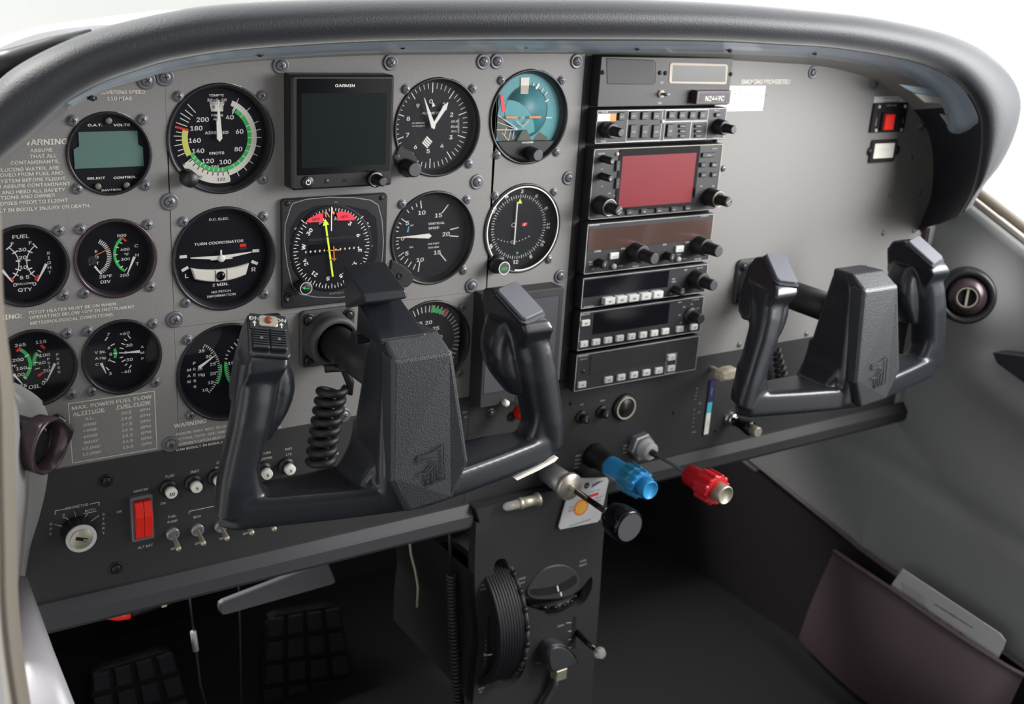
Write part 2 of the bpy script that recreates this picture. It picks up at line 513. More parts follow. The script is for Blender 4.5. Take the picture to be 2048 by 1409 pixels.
spec('placard', 'z2', pr, [('WARNING:', 158, 730, 4.6, dict(al='R', bold=.018)), ('PITOT HEATER MUST BE ON WHEN', 212, 712, 3.1, dict(al='L')), ('OPERATING BELOW 40°F IN INSTRUMENT', 216, 748, 3.1, dict(al='L')), ('METEOROLOGICAL CONDITIONS.', 220, 790, 3.1, dict(al='L'))])
# the left texts are set level in the panel: recompute each line from its left end
x0, z0 = Q('l1', 452, 92); x1, z1 = Q('l1', 1036, 390)
zt = Q('l1', 452, 92)[1]; zb = Q('l1', 480, 484)[1]; xl = Q('l1', 465, 290)[0]; xr = Q('l1', 1028, 200)[0]
pr.pline([(xl, zt), (xr, zt), (xr, zb), (xl, zb)], 0.5, 0.12, 'placard', True)
hh = (zt - zb); cx = (xl + xr) / 2
pr.text('MAX. POWER FUEL FLOW', cx, zt - hh * .075, 3.9, .12, 'placard', bold=.018, sx=.97)
pr.text('ALTITUDE', xl + hh * .29, zt - hh * .175, 3.7, .12, 'placard', bold=.018, sx=.98); pr.text('FUEL FLOW', xr - hh * .33, zt - hh * .165, 3.7, .12, 'placard', bold=.018, sx=.96)
pr.line((xl + 4, zt - hh * .222), (xl + hh * .54, zt - hh * .222), .4, .12, 'placard'); pr.line((xr - hh * .62, zt - hh * .215), (xr - 3, zt - hh * .215), .4, .12, 'placard')
for i, (a, b_) in enumerate([('S.L.', '20.5'), ("2000'", '19.0'), ("4000'", '17.5'), ("6000'", '16.5'), ("8000'", '15.5'), ("10,000'", '14.5'), ("12,000'", '13.5')]):
    zz = zt - hh * (.285 + .099 * i)
    pr.text(a, xl + hh * .30, zz, 3.0, .12, 'placard'); pr.text(b_, xl + hh * .86, zz, 3.0, .12, 'placard'); pr.text('GPH', xl + hh * 1.15, zz, 3.0, .12, 'placard')
SEAMX = -40.5
outl = [(-185, -241.5), (SEAMX - .2, -241.5)] + topcurve(-185, SEAMX - .2)
holes = [circ(*CEN[k], RS + .2) for k in ('DAV', 'EGT', 'VAC', 'FUEL', 'OIL')]
b = flat_with_holes('x', outl, holes, 'panel_grey', -2, 0, None, pr)
panelL = solo(b, 'instrument_panel', 'grey left panel plate around the small round gauges, with white fuel flow table and warnings', 'panel', (-110, -241.5, 0), 'instrument panel plates')
for k, X, Y in (('z1', 1070, 222), ('z1', 1240, 1110)): screw(panelL, *Q(k, X, Y), 'large')

# ---- centre upper panel
pr = MB()
bz = Q('g', 480, 640)[1]
outl = [(SEAMX, bz), (240.3, bz)] + topcurve(SEAMX, 240.3)
g5 = rr(62.5, 150.5, 0, 0, 0)
holes = [circ(*CEN[k], RB + .2) for k in ('ASI', 'TC', 'ALT', 'VSI')]
b = flat_with_holes('x', outl, holes, 'panel_grey', -2, 0, None, None)
panelC = solo(b, 'instrument_panel', 'grey centre upper panel plate holding the six large flight instruments', 'panel', (100, bz, 0), 'instrument panel plates')
for k, X, Y in (('z1', 1205, 198), ('z2', 1278, 765), ('z3', 70, 135), ('z3', 795, 115), ('z3', 1407, 110), ('z3', 1365, 905), ('z4', 1330, 633)): screw(panelC, *Q(k, X, Y), 'large')

# ---- centre lower panel
pr = MB()
spec('placard', 'l1', pr, [('WARNING', 1150, 235, 4.6, dict(al='L', bold=.018))])
zz = Q('l1', 1165, 292)[1]; xx = Q('l1', 1160, 300)[0]
for i, t in enumerate(['ASSURE THAT SEAT IS LOCKED IN POSITION PRIOR', 'TO TAXI, TAKE-OFF, AND LANDING. FAILURE TO', 'PROPERLY LATCH SEAT AND HEED ALL INSTRUCTIONS', 'CAN RESULT IN BODILY INJURY OR DEATH.']):
    pr.text(t, xx, zz - i * 4.5, 2.7, .12, 'placard', al='L', sx=.95)
outl = [(SEAMX, bz - .25), (SEAMX, -241.5), (240.3, -241.5), (240.3, bz - .25)]
b = flat_with_holes('x', outl, [circ(*CEN[k], RB + .2) for k in ('MAN', 'TACH')], 'panel_grey', -2, 0, None, pr)
panelD = solo(b, 'instrument_panel', 'grey centre lower panel plate behind the left yoke, with seat latch warning', 'panel', (100, -241.5, 0), 'instrument panel plates')
for k, X, Y in (('l1', 1125, 360), ('y1', 672, 781)): screw(panelD, *Q(k, X, Y), 'large')

# ---- right column (attitude and course indicators)
xr_ = 330
outl = [(240.42, -241.5), (xr_, -241.5)] + topcurve(240.42, xr_, 6)
b = flat_with_holes('x', outl, [circ(*CEN['AI'], RB + .2), circ(*CEN['CDI'], RB + .2)], 'panel_grey', -2, 0, None, None)
panelE = solo(b, 'instrument_panel', 'narrow grey panel plate between centre panel and radio stack', 'panel', (285, -241.5, 0), 'instrument panel plates')
for k, X, Y in (('z3', 1497, 108), ('z3', 2025, 108), ('z3', 1970, 878), ('z4', 1915, 570)): screw(panelE, *Q(k, X, Y), 'large')

# ---- right blank panel
pr = MB()
spec('placard', 'r8', pr, [('SMOKING PROHIBITED', 418, 258, 6.0, dict(sx=.78, bold=.018))])
px_ = 500
rside = [P(h[2][0], h[2][1], 1) for h in HOOD[14:]]
xe = max(p[0] for p in rside)
outl = [(px_, -243), (846, -243), (846, -135)] + [(p[0] + 2, p[1]) for p in reversed(rside)] + topcurve(px_, rside[0][0] - 4, 8)
b = flat_with_holes('x', outl, [], 'panel_grey', -2, 0, None, pr)
panelR = solo(b, 'instrument_panel', 'large plain grey panel plate in front of the right seat reading SMOKING PROHIBITED', 'panel', (680, -243, 0), 'instrument panel plates')
for k, X, Y in (('r8', 712, 205), ('r8', 1100, 275), ('r8', 1398, 540)): screw(panelR, *Q(k, X, Y), 'large')
for k, X, Y in (('r8', 1333, 745), ('r8', 1202, 975), ('r8', 1388, 965), ('r8', 1158, 1222), ('r8', 1350, 1205), ('r7', 1128, 303), ('r7', 315, 800), ('r7', 745, 730), ('z5', 1237, 968)): screw(panelR, *Q(k, X, Y), 'rivet')

# dark bay behind the radios
b = MB(); b.box(331, 500, -243, topz(420) + 2, -14, -4, 'matte_black'); b.box(331, 338, -243, topz(335) + 2, -4, 0, 'panel_black')
solo(b, 'radio_rack', 'dark recessed rack behind the stacked radios', 'rack', (415, -243, -4))


# ================================================================ round gauges
def gauge(key, name, label, cat, k, fn, small=False, screws=None, ring='bezel_black', group='round panel instruments', depth=6.0, glass=True, needle=None):
    x, z = CEN[key]; Rr = RS if small else RB; h = 23.6 if small else 31.4
    root = thing(name, label, cat, (x, z, 0), group)
    b = MB(); rd = Rr - (1.4 if key == 'DAV' else 3.2 if small else 4.4)
    b.lathe([(Rr, -2, 1), (Rr, 0.9), (Rr - .6, 1.4), (Rr - 1.6, 1.4), (Rr - 2.2, 0.6), (rd, -depth + 1.5), (rd - .4, -depth)], x, z, ring, 72, cap=False)
    b.build('bezel', root)
    d = MB(); d.disc(x, z, Rr - 1, -depth, 'dial_black', 60)
    D = Dl(d, x, z, -depth + .15, k, root)
    fn(D)
    d.build('dial', root)
    if glass:
        g = MB(); g.disc(x, z, rd + 1.6, -1.6, 'glass', 48); g.build('glass', root)
    for c in (screws if screws is not None else [(-1, 1), (1, 1), (-1, -1), (1, -1)]): screw(root, x + c[0] * h, z + c[1] * h)
    return root


class Dl:
    def __init__(s, mb, x, z, w, k, root): s.b = mb; s.x = x; s.z = z; s.w = w; s.k = k; s.root = root

    def q(s, X, Y): return Q(s.k, X, Y, s.w)

    def t(s, t, X, Y, h, m='white', **kw): x, z = s.q(X, Y); s.b.text(t, x, z, h, s.w, m, **kw); return s

    def ts(s, items, m='white', **kw):
        for (t, X, Y, h) in items: s.t(t, X, Y, h, m, **kw)

    def l(s, X, Y, X2, Y2, wd, m='white', up=0.0): s.b.line(s.q(X, Y), s.q(X2, Y2), wd, s.w + up, m); return s

    def pl(s, pts, m, up=0.0): s.b.poly([s.q(*p) for p in pts], s.w + up, m)

    def ang(s, X, Y): x, z = s.q(X, Y); return math.degrees(math.atan2(x - s.x, z - s.z)) % 360

    def rad(s, X, Y): x, z = s.q(X, Y); return math.hypot(x - s.x, z - s.z)

    def arc(s, r0, r1, a0, a1, m, up=0.0): s.b.arc(r0, r1, a0, a1, s.w + up, m, (s.x, s.z))

    def carc(s, p0, p1, p2, wd, m, up=0.0, n=14):
        """arc band through three zoom points"""
        A, B, C = [Vector(s.q(*p)) for p in (p0, p1, p2)]
        d = 2 * (A.x * (B.y - C.y) + B.x * (C.y - A.y) + C.x * (A.y - B.y))
        ux = (A.length_squared * (B.y - C.y) + B.length_squared * (C.y - A.y) + C.length_squared * (A.y - B.y)) / d
        uy = (A.length_squared * (C.x - B.x) + B.length_squared * (A.x - C.x) + C.length_squared * (B.x - A.x)) / d
        r = math.hypot(A.x - ux, A.y - uy); f = lambda p: math.degrees(math.atan2(p.x - ux, p.y - uy))
        a0, a1, a2 = f(A), f(B), f(C)
        while a1 - a0 > 180: a1 -= 360
        while a1 - a0 < -180: a1 += 360
        while a2 - a1 > 180: a2 -= 360
        while a2 - a1 < -180: a2 += 360
        s.b.arc(r - wd / 2, r + wd / 2, a0, a2, s.w + up, m, (ux, uy), n); return (ux, uy), r

    def tk(s, X, Y, r0, r1, wd, m='white', up=0.1): s.b.tick(s.ang(X, Y), r0, r1, wd, s.w + up, m, (s.x, s.z))

    def vert(s, word, X, Y, dY, h, dX=0, m='white'):
        for i, c in enumerate(word): s.t(c, X + dX * i, Y + dY * i, h, m)

    def needle(s, p0, p1, w0, w1, m='white', up=2.5, name='needle', tail=None):
        """tapered pointer from p0 (wide end) to p1 (tip), solid"""
        a = Vector(p0); c = Vector(p1); d = (c - a).normalized(); n = Vector((-d.y, d.x))
        pts = [a + n * w0 / 2, a - n * w0 / 2, c - n * w1 / 2, c + n * w1 / 2]
        if tail: pts = [a - d * tail] + [a - n * w0 / 2, c - n * w1 / 2, c + n * w1 / 2, a + n * w0 / 2]
        b = MB(); b.prism([tuple(p) for p in pts], s.w + up, s.w + up + .5, m); return b.build(name, s.root)

    def hub(s, x, z, r, m='bezel_black', up=3.0, name='needle_hub'):
        b = MB(); b.lathe([(r, s.w), (r, s.w + up), (r * .6, s.w + up + .6)], x, z, m, 24); return b.build(name, s.root)


def d_asi(D):
    a = D.ang
    g0 = a(1725, 445); g1 = a(1385, 770); y1 = a(1335, 580); w0 = a(1697, 378); w1 = a(1680, 940)
    D.arc(22.2, 25.4, g0, g1, 'green'); D.arc(25.4, 29.4, w0, w1, 'white_arc'); D.arc(23.6, 28.0, g1, y1, 'yellow')
    D.arc(25.8, 34.2, w1, a(1350, 830), 'white_arc')
    for X, Y in ((1740, 365), (1815, 435), (1870, 530), (1885, 585), (1885, 640), (1880, 703), (1865, 765), (1835, 820), (1790, 865), (1740, 905)): D.tk(X, Y, 22.2, 33, .55)
    D.b.tick(w1, 22, 33, .7, D.w + .1, 'white', (D.x, D.z)); D.b.tick(g0 - 3, 20.5, 27, .9, D.w + .1, 'white', (D.x, D.z))
    for i in range(9):
        t = w1 + (g1 - w1) * i / 9
        D.b.tick(t, 22.2, 25.6, .5, D.w + .1, 'white', (D.x, D.z)); D.b.tick(t, 25.8, 28.5, .7, D.w + .1, 'ink', (D.x, D.z))
    for i, (X, Y) in enumerate(((1380, 405), (1350, 435), (1325, 465), (1310, 495), (1305, 537), (1280, 598), (1277, 630), (1277, 663), (1280, 700), (1290, 742), (1305, 775))):
        D.tk(X, Y, 28.3 if i > 4 else 25.5, 34 if i % 2 == 0 else 32.5, .6)
    D.tk(1283, 563, 24, 34, 1.5, 'red', .2)
    D.ts([('40', 1680, 486, 4.6), ('60', 1752, 590, 4.6), ('80', 1743, 719, 4.6), ('100', 1648, 812, 4.6), ('120', 1520, 806, 4.6), ('140', 1449, 732, 4.6), ('160', 1424, 656, 4.6), ('180', 1436, 566, 4.6), ('200', 1482, 503, 4.6)], sx=.86)
    D.ts([('AIRSPEED', 1585, 601, 2.9), ('KNOTS', 1585, 751, 2.7), ('TAS', 1573, 848, 2.3), ('TEMP°C', 1583, 328, 2.3), ('30+0-30', 1586, 362, 2.6), ('PRESS', 1588, 475, 2.3), ('ALT', 1584, 503, 2.2)], bold=.018)
    D.ts([('120', 1617, 942, 3.0)], 'ink', rot=0); D.t('140', 1450, 918, 3.0, 'ink', rot=-28); D.t('160', 1333, 816, 3.0, 'ink', rot=-58)
    D.pl([(1532, 378), (1642, 378), (1630, 450), (1545, 450)], 'white_arc')
    D.ts([('8', 1562, 412, 3.2), ('0', 1600, 412, 3.2), ('2', 1630, 412, 3.2)], 'ink', rot=0)
    for i in range(9): D.l(1535 + i * 13, 380, 1548 + i * 10.5, 400, .3, 'ink', .1)
    c = D.q(1597, 652)
    D.needle((c[0], c[1] + 1), D.q(1587, 362), 4.2, .8, tail=2.6); D.needle((c[0], c[1] + .5), (c[0] - .6, c[1] + 14), 4.0, 3.0, up=2.6)


ASI = gauge('ASI', 'airspeed_indicator', 'round airspeed indicator with green, white and yellow arcs, numbers up to 200', 'gauge', 'z1', d_asi, screws=[(-1, 1), (1, 1), (1, -1)])
x, z = Q('z1', 1385, 945, 8)
b = MB(); b.lathe([(5.2, -1), (5.2, 2), (4.2, 3)], x + 1, z + 1, 'bezel_black', 32); b.lathe([(6.0, 3, 1), (6.2, 3.6), (6.0, 11), (5.0, 12.2, 1), (0, 12.6, 1)], x, z, 'knob_black', 48, kn=1, kd=.25); b.build('knob', ASI)


def d_tc(D):
    D.ts([('D.C. ELEC.', 1602, 27, 2.5), ('TURN COORDINATOR', 1602, 199, 2.9), ('2 MIN.', 1612, 505, 3.2), ('NO PITCH', 1617, 557, 2.5), ('INFORMATION', 1618, 586, 2.5)])
    D.t('L', 1366, 440, 4.6); D.t('R', 1855, 393, 4.6)
    for X, Y, r in ((1340, 307, 0), (1871, 263, 0), (1353, 397, 25), (1862, 349, -25)):
        x, z = D.q(X, Y); b2 = MB(Matrix.Translation((x, z, D.w)) @ Matrix.Rotation(R(r), 4, 'Z')); b2.poly([(-2.8, -1.2), (2.8, -1.2), (2.8, 1.2), (-2.8, 1.2)], .05, 'white')
        D.b.add(b2.v, b2.f, 'white')
    x, z = D.q(1780, 230); D.b.poly([(x - 2.8, z - .4), (x + 2.2, z - .4), (x + 2.2, z + 2.0), (x - 2.8, z + 2.0)], D.w, 'red'); D.b.poly([(x - 2.8, z - 2.6), (x + 2.8, z - 2.6), (x + 2.8, z - .9), (x - 2.8, z - .9)], D.w, 'ink')
    # miniature aeroplane
    b = MB(); A = D.q(1387, 312); B_ = D.q(1832, 268); c = D.q(1612, 308); w = D.w + 1.5
    for p, sgn in ((A, 1), (B_, -1)): b.prism([(p[0], p[1] - .35), (c[0], c[1] - 1.6), (c[0], c[1] + 1.6), (p[0], p[1] + .35)][::sgn], w, w + .8, 'white')
    b.lathe([(2.9, w), (2.9, w + 1.2), (1.5, w + 2)], c[0], c[1] - .6, 'white', 28); b.box(c[0] - .6, c[0] + .6, c[1], D.q(1612, 252)[1], w, w + .8, 'white')
    p, q_ = D.q(1535, 326), D.q(1695, 313); b.line(p, q_, .9, w + .3, 'white'); b.build('aircraft_symbol', D.root)
    # slip tube
    b = MB(); n = 16; rows = []
    L_ = D.q(1392, 430)[0]; R_ = D.q(1815, 400)[0]; zc = D.q(1605, 435)[1]
    out = []
    for i in range(n + 1):
        t = -1 + 2 * i / n; xx = (L_ + R_) / 2 + (R_ - L_) / 2 * t; out.append((xx, zc + 4.3 + 3.0 * t * t))
    for i in range(n + 1):
        t = 1 - 2 * i / n; xx = (L_ + R_) / 2 + (R_ - L_) / 2 * t * .88; out.append((xx, zc - 5.2 + 3.6 * t * t))
    b.prism(out, D.w, D.w + 3, 'white_arc', .9); cx = D.q(1605, 435)[0]
    b.line((cx - 4.3, zc - 5), (cx - 4.3, zc + 4.2), .6, D.w + 3.1, 'ink'); b.line((cx + 4.9, zc - 5), (cx + 4.9, zc + 4.2), .6, D.w + 3.1, 'ink'); b.build('slip_tube', D.root)
    b = MB(); b.lathe([(3.6, D.w + 2.8), (3.6, D.w + 3.4), (2.0, D.w + 4.6), (0, D.w + 4.8)], cx, zc - .5, 'gloss_black', 28); b.build('slip_ball', D.root)


gauge('TC', 'turn_coordinator', 'round turn coordinator with white miniature aeroplane above a white slip tube', 'gauge', 'z2', d_tc)


def d_alt(D):
    c = D.q(1066, 535)
    for i in range(50):
        a = i * 7.2 + 0; mj = i % 5 == 0
        D.b.tick(a, 27.2 if mj else 30.5, 35.2, .75 if mj else .5, D.w, 'white', (c[0], c[1]))
    D.ts([('0', 1064, 368, 4.6), ('9', 977, 397, 4.6), ('8', 914, 482, 4.6), ('7', 909, 590, 4.6), ('6', 961, 668, 4.6), ('5', 1045, 697, 4.6), ('4', 1136, 662, 4.6), ('3', 1195, 605, 4.6), ('2', 1200, 455, 4.6), ('1', 1150, 388, 4.6)])
    D.ts([('ALTIMETER', 1070, 447, 2.6), ('CALIBRATED', 980, 514, 1.5), ('TO 20,000FT', 980, 534, 1.5)])
    D.ts([('29.9', 1218, 503, 2.4), ('30.0', 1216, 537, 2.4), ('30.1', 1214, 568, 2.0)])
    for i in range(12): D.l(1240, 490 + i * 8, 1250, 490 + i * 8, .35)
    D.arc(19.5, 19.9, 200, 330, 'bezel_black', .1)
    # hatched window
    for i in range(4):
        x, z = D.q(1025 + 9 * i, 655 - 12 * i + 6); b2 = MB(Matrix.Translation((x, z, 0)) @ Matrix.Rotation(R(-42), 4, 'Z')); b2.poly([(-3.6, -.7), (3.6, -.7), (3.6, .7), (-3.6, .7)], D.w, 'white'); D.b.add(b2.v, b2.f, 'white')
    D.needle(c, D.q(1005, 345), 4.2, .5, tail=2.5, up=3.2); p = D.q(1140, 418); D.needle(c, p, 2.2, 3.6, tail=2, up=2.2)
    d = (Vector(p) - Vector(c)).normalized(); D.needle(p, tuple(Vector(p) + d * 6.2), 5.0, .5, up=2.2); D.needle(D.q(1075, 405), D.q(1070, 380), 3, 1, up=1.2)


ALT = gauge('ALT', 'altimeter', 'round altimeter with two white hands, right of the black square display', 'gauge', 'z3', d_alt, screws=[(-1, 1), (1, 1), (1, -1)], needle=1)
x, z = Q('z3', 840, 740); screw(ALT, x, z)
b = MB(); x0, z0 = Q('z3', 905, 775); ear = [Q('z3', *p) for p in ((850, 660), (832, 700), (820, 740), (822, 790), (850, 845), (900, 872), (945, 870), (985, 820), (960, 745), (930, 700))]
b.prism(ear, 0, 2.2, 'bezel_black', .8)
x, z = Q('z3', 955, 825, 16); b.lathe([(7.0, 2), (7.0, 5), (6.4, 6)], x, z, 'bezel_black', 40); b.build('knob_housing', ALT); knob(ALT, x, z, 6, 17, 6.8, tip='knob_tip')


def d_vsi(D):
    D.ts([('10', 1003, 1103, 4.8), ('15', 1113, 1121, 4.8), ('5', 907, 1172, 4.8), ('20', 1163, 1245, 4.8), ('0', 876, 1274, 4.6), ('5', 904, 1373, 4.8), ('15', 1105, 1366, 4.8)])
    D.k = 'z4'; D.t('10', 992, 457, 4.8)
    D.ts([('VERTICAL', 1100, 218, 2.6), ('SPEED', 1082, 249, 2.6), ('100 FEET', 1080, 353, 2.0), ('PER MIN', 1080, 378, 2.0), ('UP', 937, 233, 1.9), ('DN', 933, 377, 1.9)])
    for X, Y, X2, Y2 in ((995, 72, 1001, 122), (1178, 98, 1137, 152), (1247, 249, 1190, 263), (1245, 308, 1187, 304), (1163, 470, 1125, 424), (990, 474, 979, 541), (835, 316, 895, 316)): D.l(X, Y, X2, Y2, .9)
    for X, Y, X2, Y2 in ((965, 90, 972, 113), (935, 110, 945, 132), (905, 132, 918, 152), (868, 190, 895, 210), (850, 217, 868, 227), (838, 244, 853, 252), (833, 272, 850, 277), (832, 340, 850, 338), (833, 363, 850, 358), (838, 390, 856, 381), (848, 440, 885, 413), (862, 463, 885, 440), (890, 488, 912, 455), (912, 510, 935, 475), (945, 528, 962, 490), (860, 432, 872, 424)): D.l(X, Y, X2, Y2, .7)
    D.pl([(903, 280), (915, 240), (921, 243), (914, 281)], 'cyan')
    c = D.q(1040, 300); D.needle(c, D.q(868, 308), 4.2, .7, tail=2.6)


VSI = gauge('VSI', 'vertical_speed_indicator', 'round vertical speed indicator with white needle pointing left at zero', 'gauge', 'z3', d_vsi, screws=[(-1, 1), (1, 1), (1, -1)])
b = MB(); b.prism([Q('z4', *p) for p in ((800, 460), (785, 540), (800, 600), (870, 640), (905, 640), (945, 600), (930, 545), (880, 500))], 0, 2.0, 'bezel_black', .8); x, z = Q('z4', 857, 567, 2); b.lathe([(3.2, 2), (3.2, 2.4), (1.6, 2.5), (1.4, 2.1)], x, z, 'recess', 20); b.build('adjustment_lug', VSI)


def d_tach(D):
    for i in range(24):
        X = 0
    for a in range(-60, 150, 7):
        D.b.tick(a, 28.5, 34.5, .7, D.w, 'white', (D.x, D.z))
    g0 = D.ang(1062, 800); g1 = D.ang(1130, 865); D.arc(28.5, 32.5, D.ang(1060, 830), D.ang(1115, 855), 'green', .15)
    for X, Y in ((1068, 790), (1082, 795), (1103, 800), (1125, 808)): D.tk(X, Y, 28, 35, .6)
    D.tk(1140, 838, 28, 36, 1.8, 'red', .3)
    D.ts([('20', 1048, 872, 4.6), ('25', 1096, 911, 4.6), ('30', 1116, 968, 4.6), ('RPM', 1030, 925, 2.6), ('15', 985, 880, 4.6), ('10', 935, 920, 4.6), ('35', 1120, 1030, 4.6)])
    c = (D.x, D.z); D.needle(c, D.q(930, 1120), 3.6, .7, tail=2.4)


gauge('TACH', 'tachometer', 'round tachometer partly hidden behind the left yoke, short green arc and red line', 'gauge', 'z4', d_tach, screws=[(-1, 1), (1, 1), (1, -1)])


def d_man(D):
    D.k = 'z2'
    for i, t in enumerate(('35', '30', '25', '20', '15', '10')): X, Y = ((1474, 992), (1525, 1033), (1556, 1088), (1558, 1157), (1540, 1223), (1500, 1277))[i]; D.t(t, X, Y, 3.4, sx=.9)
    (ux, uy), r = D.carc((1500, 950), (1608, 1135), (1532, 1300), .1, 'white')
    f = lambda X, Y: math.degrees(math.atan2(D.q(X, Y)[0] - ux, D.q(X, Y)[1] - uy))
    a0, a1 = f(1500, 950), f(1532, 1300)
    for i in range(26): D.b.tick(a0 + (a1 - a0) * i / 25, r - (3 if i % 5 == 0 else 1.6), r + .4, .55, D.w, 'white', (ux, uy))
    D.b.arc(r + .2, r + 1.8, f(1612, 1095), f(1598, 1240), D.w + .1, 'green', (ux, uy))
    D.carc((1650, 1075), (1664, 1188), (1728, 1272), 2.0, 'green')
    for X, Y, X2, Y2 in ((1735, 912, 1752, 930), (1712, 936, 1735, 960), (1688, 965, 1706, 980), (1665, 993, 1683, 1004), (1652, 1023, 1668, 1030), (1645, 1052, 1663, 1055)): D.l(X, Y, X2, Y2, .7)
    for i in range(14): D.l(1650 + i * i * .42, 1090 + i * 14, 1668 + i * i * .35, 1086 + i * 13.3, .5, up=.2)
    D.ts([('20', 1750, 975, 3.4), ('15', 1690, 1080, 3.4), ('10', 1711, 1187, 3.4), ('5', 1790, 1245, 3.4), ('In', 1462, 1123, 3.0), ('Hg', 1474, 1166, 3.2), ('GAL', 1775, 1087, 3.0), ('HR', 1775, 1125, 3.0)])
    D.vert('MAN', 1382, 1132, 43, 3.0); D.vert('PRESS', 1421, 1082, 43, 3.0, 1)
    D.needle(D.q(1447, 1112), D.q(1572, 1018), 2.6, .5, up=2)


gauge('MAN', 'manifold_pressure_gauge', 'round manifold pressure and fuel flow gauge behind the left yoke grip', 'gauge', 'z2', d_man, screws=[(-1, 1), (-1, -1)])


def d_ai(D):
    sk = [(1490, 450), (1500, 340), (1530, 290), (1580, 240), (1660, 213), (1740, 213), (1800, 240), (1850, 310), (1880, 400), (1882, 480), (1860, 560), (1830, 612), (1790, 580), (1770, 600), (1500, 456)]
    D.b.disc(D.x, D.z, 36.4, D.w, 'skyblue', 60)
    D.pl([(1495, 455), (1560, 495), (1640, 560), (1600, 645), (1530, 645), (1500, 610), (1485, 540)], 'earth', .25)
    D.pl([(1780, 575), (1835, 612), (1800, 645), (1730, 645), (1755, 600)], 'earth', .25)
    x, z = D.q(1690, 440)
    b = MB(); b.lathe([(22, D.w + .3), (22, D.w + .4)], x, z, 'deepteal', 48); b.arc(22, 22.6, 0, 360, D.w + .6, 'ink', (x, z)); b.build('horizon_disc', D.root)
    D.pl([(1520, 380), (1560, 362), (1600, 365), (1640, 378), (1675, 402), (1705, 435), (1728, 475), (1742, 520), (1745, 570), (1690, 600), (1640, 560), (1580, 515), (1500, 462)], 'skyblue', .55)
    for X, Y, X2, Y2, wd in ((1755, 290, 1775, 255, 2.2), (1790, 310, 1803, 285, .9), (1812, 330, 1828, 308, .9), (1815, 375, 1838, 360, 1.2), (1820, 480, 1860, 480, .8), (1735, 270, 1742, 245, .8)): D.l(X, Y, X2, Y2, wd, up=.7)
    D.pl([(1655, 215), (1712, 213), (1702, 322), (1652, 322)], 'white_arc', .7)
    D.pl([(1655, 268), (1708, 268), (1702, 320), (1652, 320)], 'beige', .8)
    D.l(1500, 462, 1640, 560, .6, up=.7)
    for X, Y, X2, Y2 in ((1640, 560, 1500, 510), (1640, 560, 1495, 560), (1560, 545, 1545, 600), (1590, 560, 1570, 640), (1610, 570, 1600, 620), (1530, 580, 1580, 640)): D.l(X, Y, X2, Y2, .5, up=.7)
    D.pl([(1518, 330), (1535, 325), (1553, 440), (1528, 445)], 'flag_red', .8)
    b = MB(); w = D.w + 3.2
    for p, q_ in (((1548, 475), (1622, 475)), ((1700, 474), (1778, 474))): b.line(D.q(*p), D.q(*q_), 1.7, w, 'orange')
    b.disc(*D.q(1660, 478), 1.1, w, 'orange', 16); b.arc(6.2, 6.9, 100, 260, w - .3, 'beige', D.q(1660, 478)); b.pline([D.q(1628, 500), D.q(1660, 545), D.q(1690, 500)], .5, w - .4, 'beige'); b.build('aircraft_bar', D.root)
    b = MB(); b.prism([D.q(*p) for p in ((1655, 560), (1690, 560), (1730, 648), (1610, 648))], D.w + .9, D.w + 2.4, 'earth', .6); b.build('pedestal', D.root)
    b = MB(); pts = [(D.x + 37 * math.sin(R(a)), D.z + 37 * math.cos(R(a))) for a in range(125, 238, 8)]; b.prism(pts, D.w + 1, D.w + 4.2, 'bezel_black', .5); b.text('VACUUM', *Q('z3', 1682, 636, D.w), 2.1, D.w + 4.4, 'white', bold=.018)
    b.build('lower_mask', D.root)


AI = gauge('AI', 'attitude_indicator', 'round attitude indicator with turquoise sky ball and orange bars marked VACUUM', 'gauge', 'z3', d_ai)
x, z = Q('z3', 1772, 730, 12); knob(AI, x, z, 0, 12, 6.0, tip='knob_tip')


def d_cdi(D):
    D.w += 0
    for i in range(72):
        if i % 2: D.b.tick(i * 5, 27.2, 29.2, .45, D.w, 'white', (D.x, D.z))
        else: D.b.tick(i * 5, 26.6, 29.8, .5, D.w, 'white', (D.x, D.z))
    D.arc(25.6, 26.0, 0, 360, 'bezel_black', .1)
    for i, t in enumerate(('3', '6', 'E', '12', '15', 'S', '21', '24', 'W', '30', '33', 'N')):
        a = 2 + i * 30; D.b.text(t, D.x + 33.2 * math.sin(R(a)), D.z + 33.2 * math.cos(R(a)), 4.5, D.w, 'white', rot=-a, bold=.02, sx=.85)
    D.pl([(1637, 1048), (1665, 1048), (1652, 1014)], 'lime', .2); D.pl([(1624, 1368), (1642, 1368), (1632, 1385)], 'green', .2)
    for i in range(5):
        for sgn in (-1, 1):
            x, z = D.q(1608, 1302); dx = sgn * (3 + 3.4 * i); D.b.disc(x + dx, z + .014 * dx * dx, .5, D.w + .1, 'white', 10)
    x, z = D.q(1682, 1186); b2 = MB(); D.b.poly([(x - 3.2, z - 1.4), (x + 2.2, z - 1.4), (x + 3.2, z + 1.4), (x - 2.2, z + 1.4)], D.w, 'red'); D.b.line((x - .8, z - 1.4), (x + .8, z + 1.4), .8, D.w + .1, 'white')
    x, z = D.q(1608, 1190); D.b.arc(1.6, 2.1, 0, 360, D.w + .2, 'white', (x, z)); x2, z2 = D.q(1600, 1302); D.b.arc(1.1, 1.5, 0, 360, D.w + .2, 'white', (x2, z2), 16)
    D.needle(D.q(1606, 1316), D.q(1628, 1035), 1.1, 1.1, up=1.5)
    D.k = 'z4'; D.t('BENDIX/KING', 1650, 512, 1.9, 'white', sx=.8)


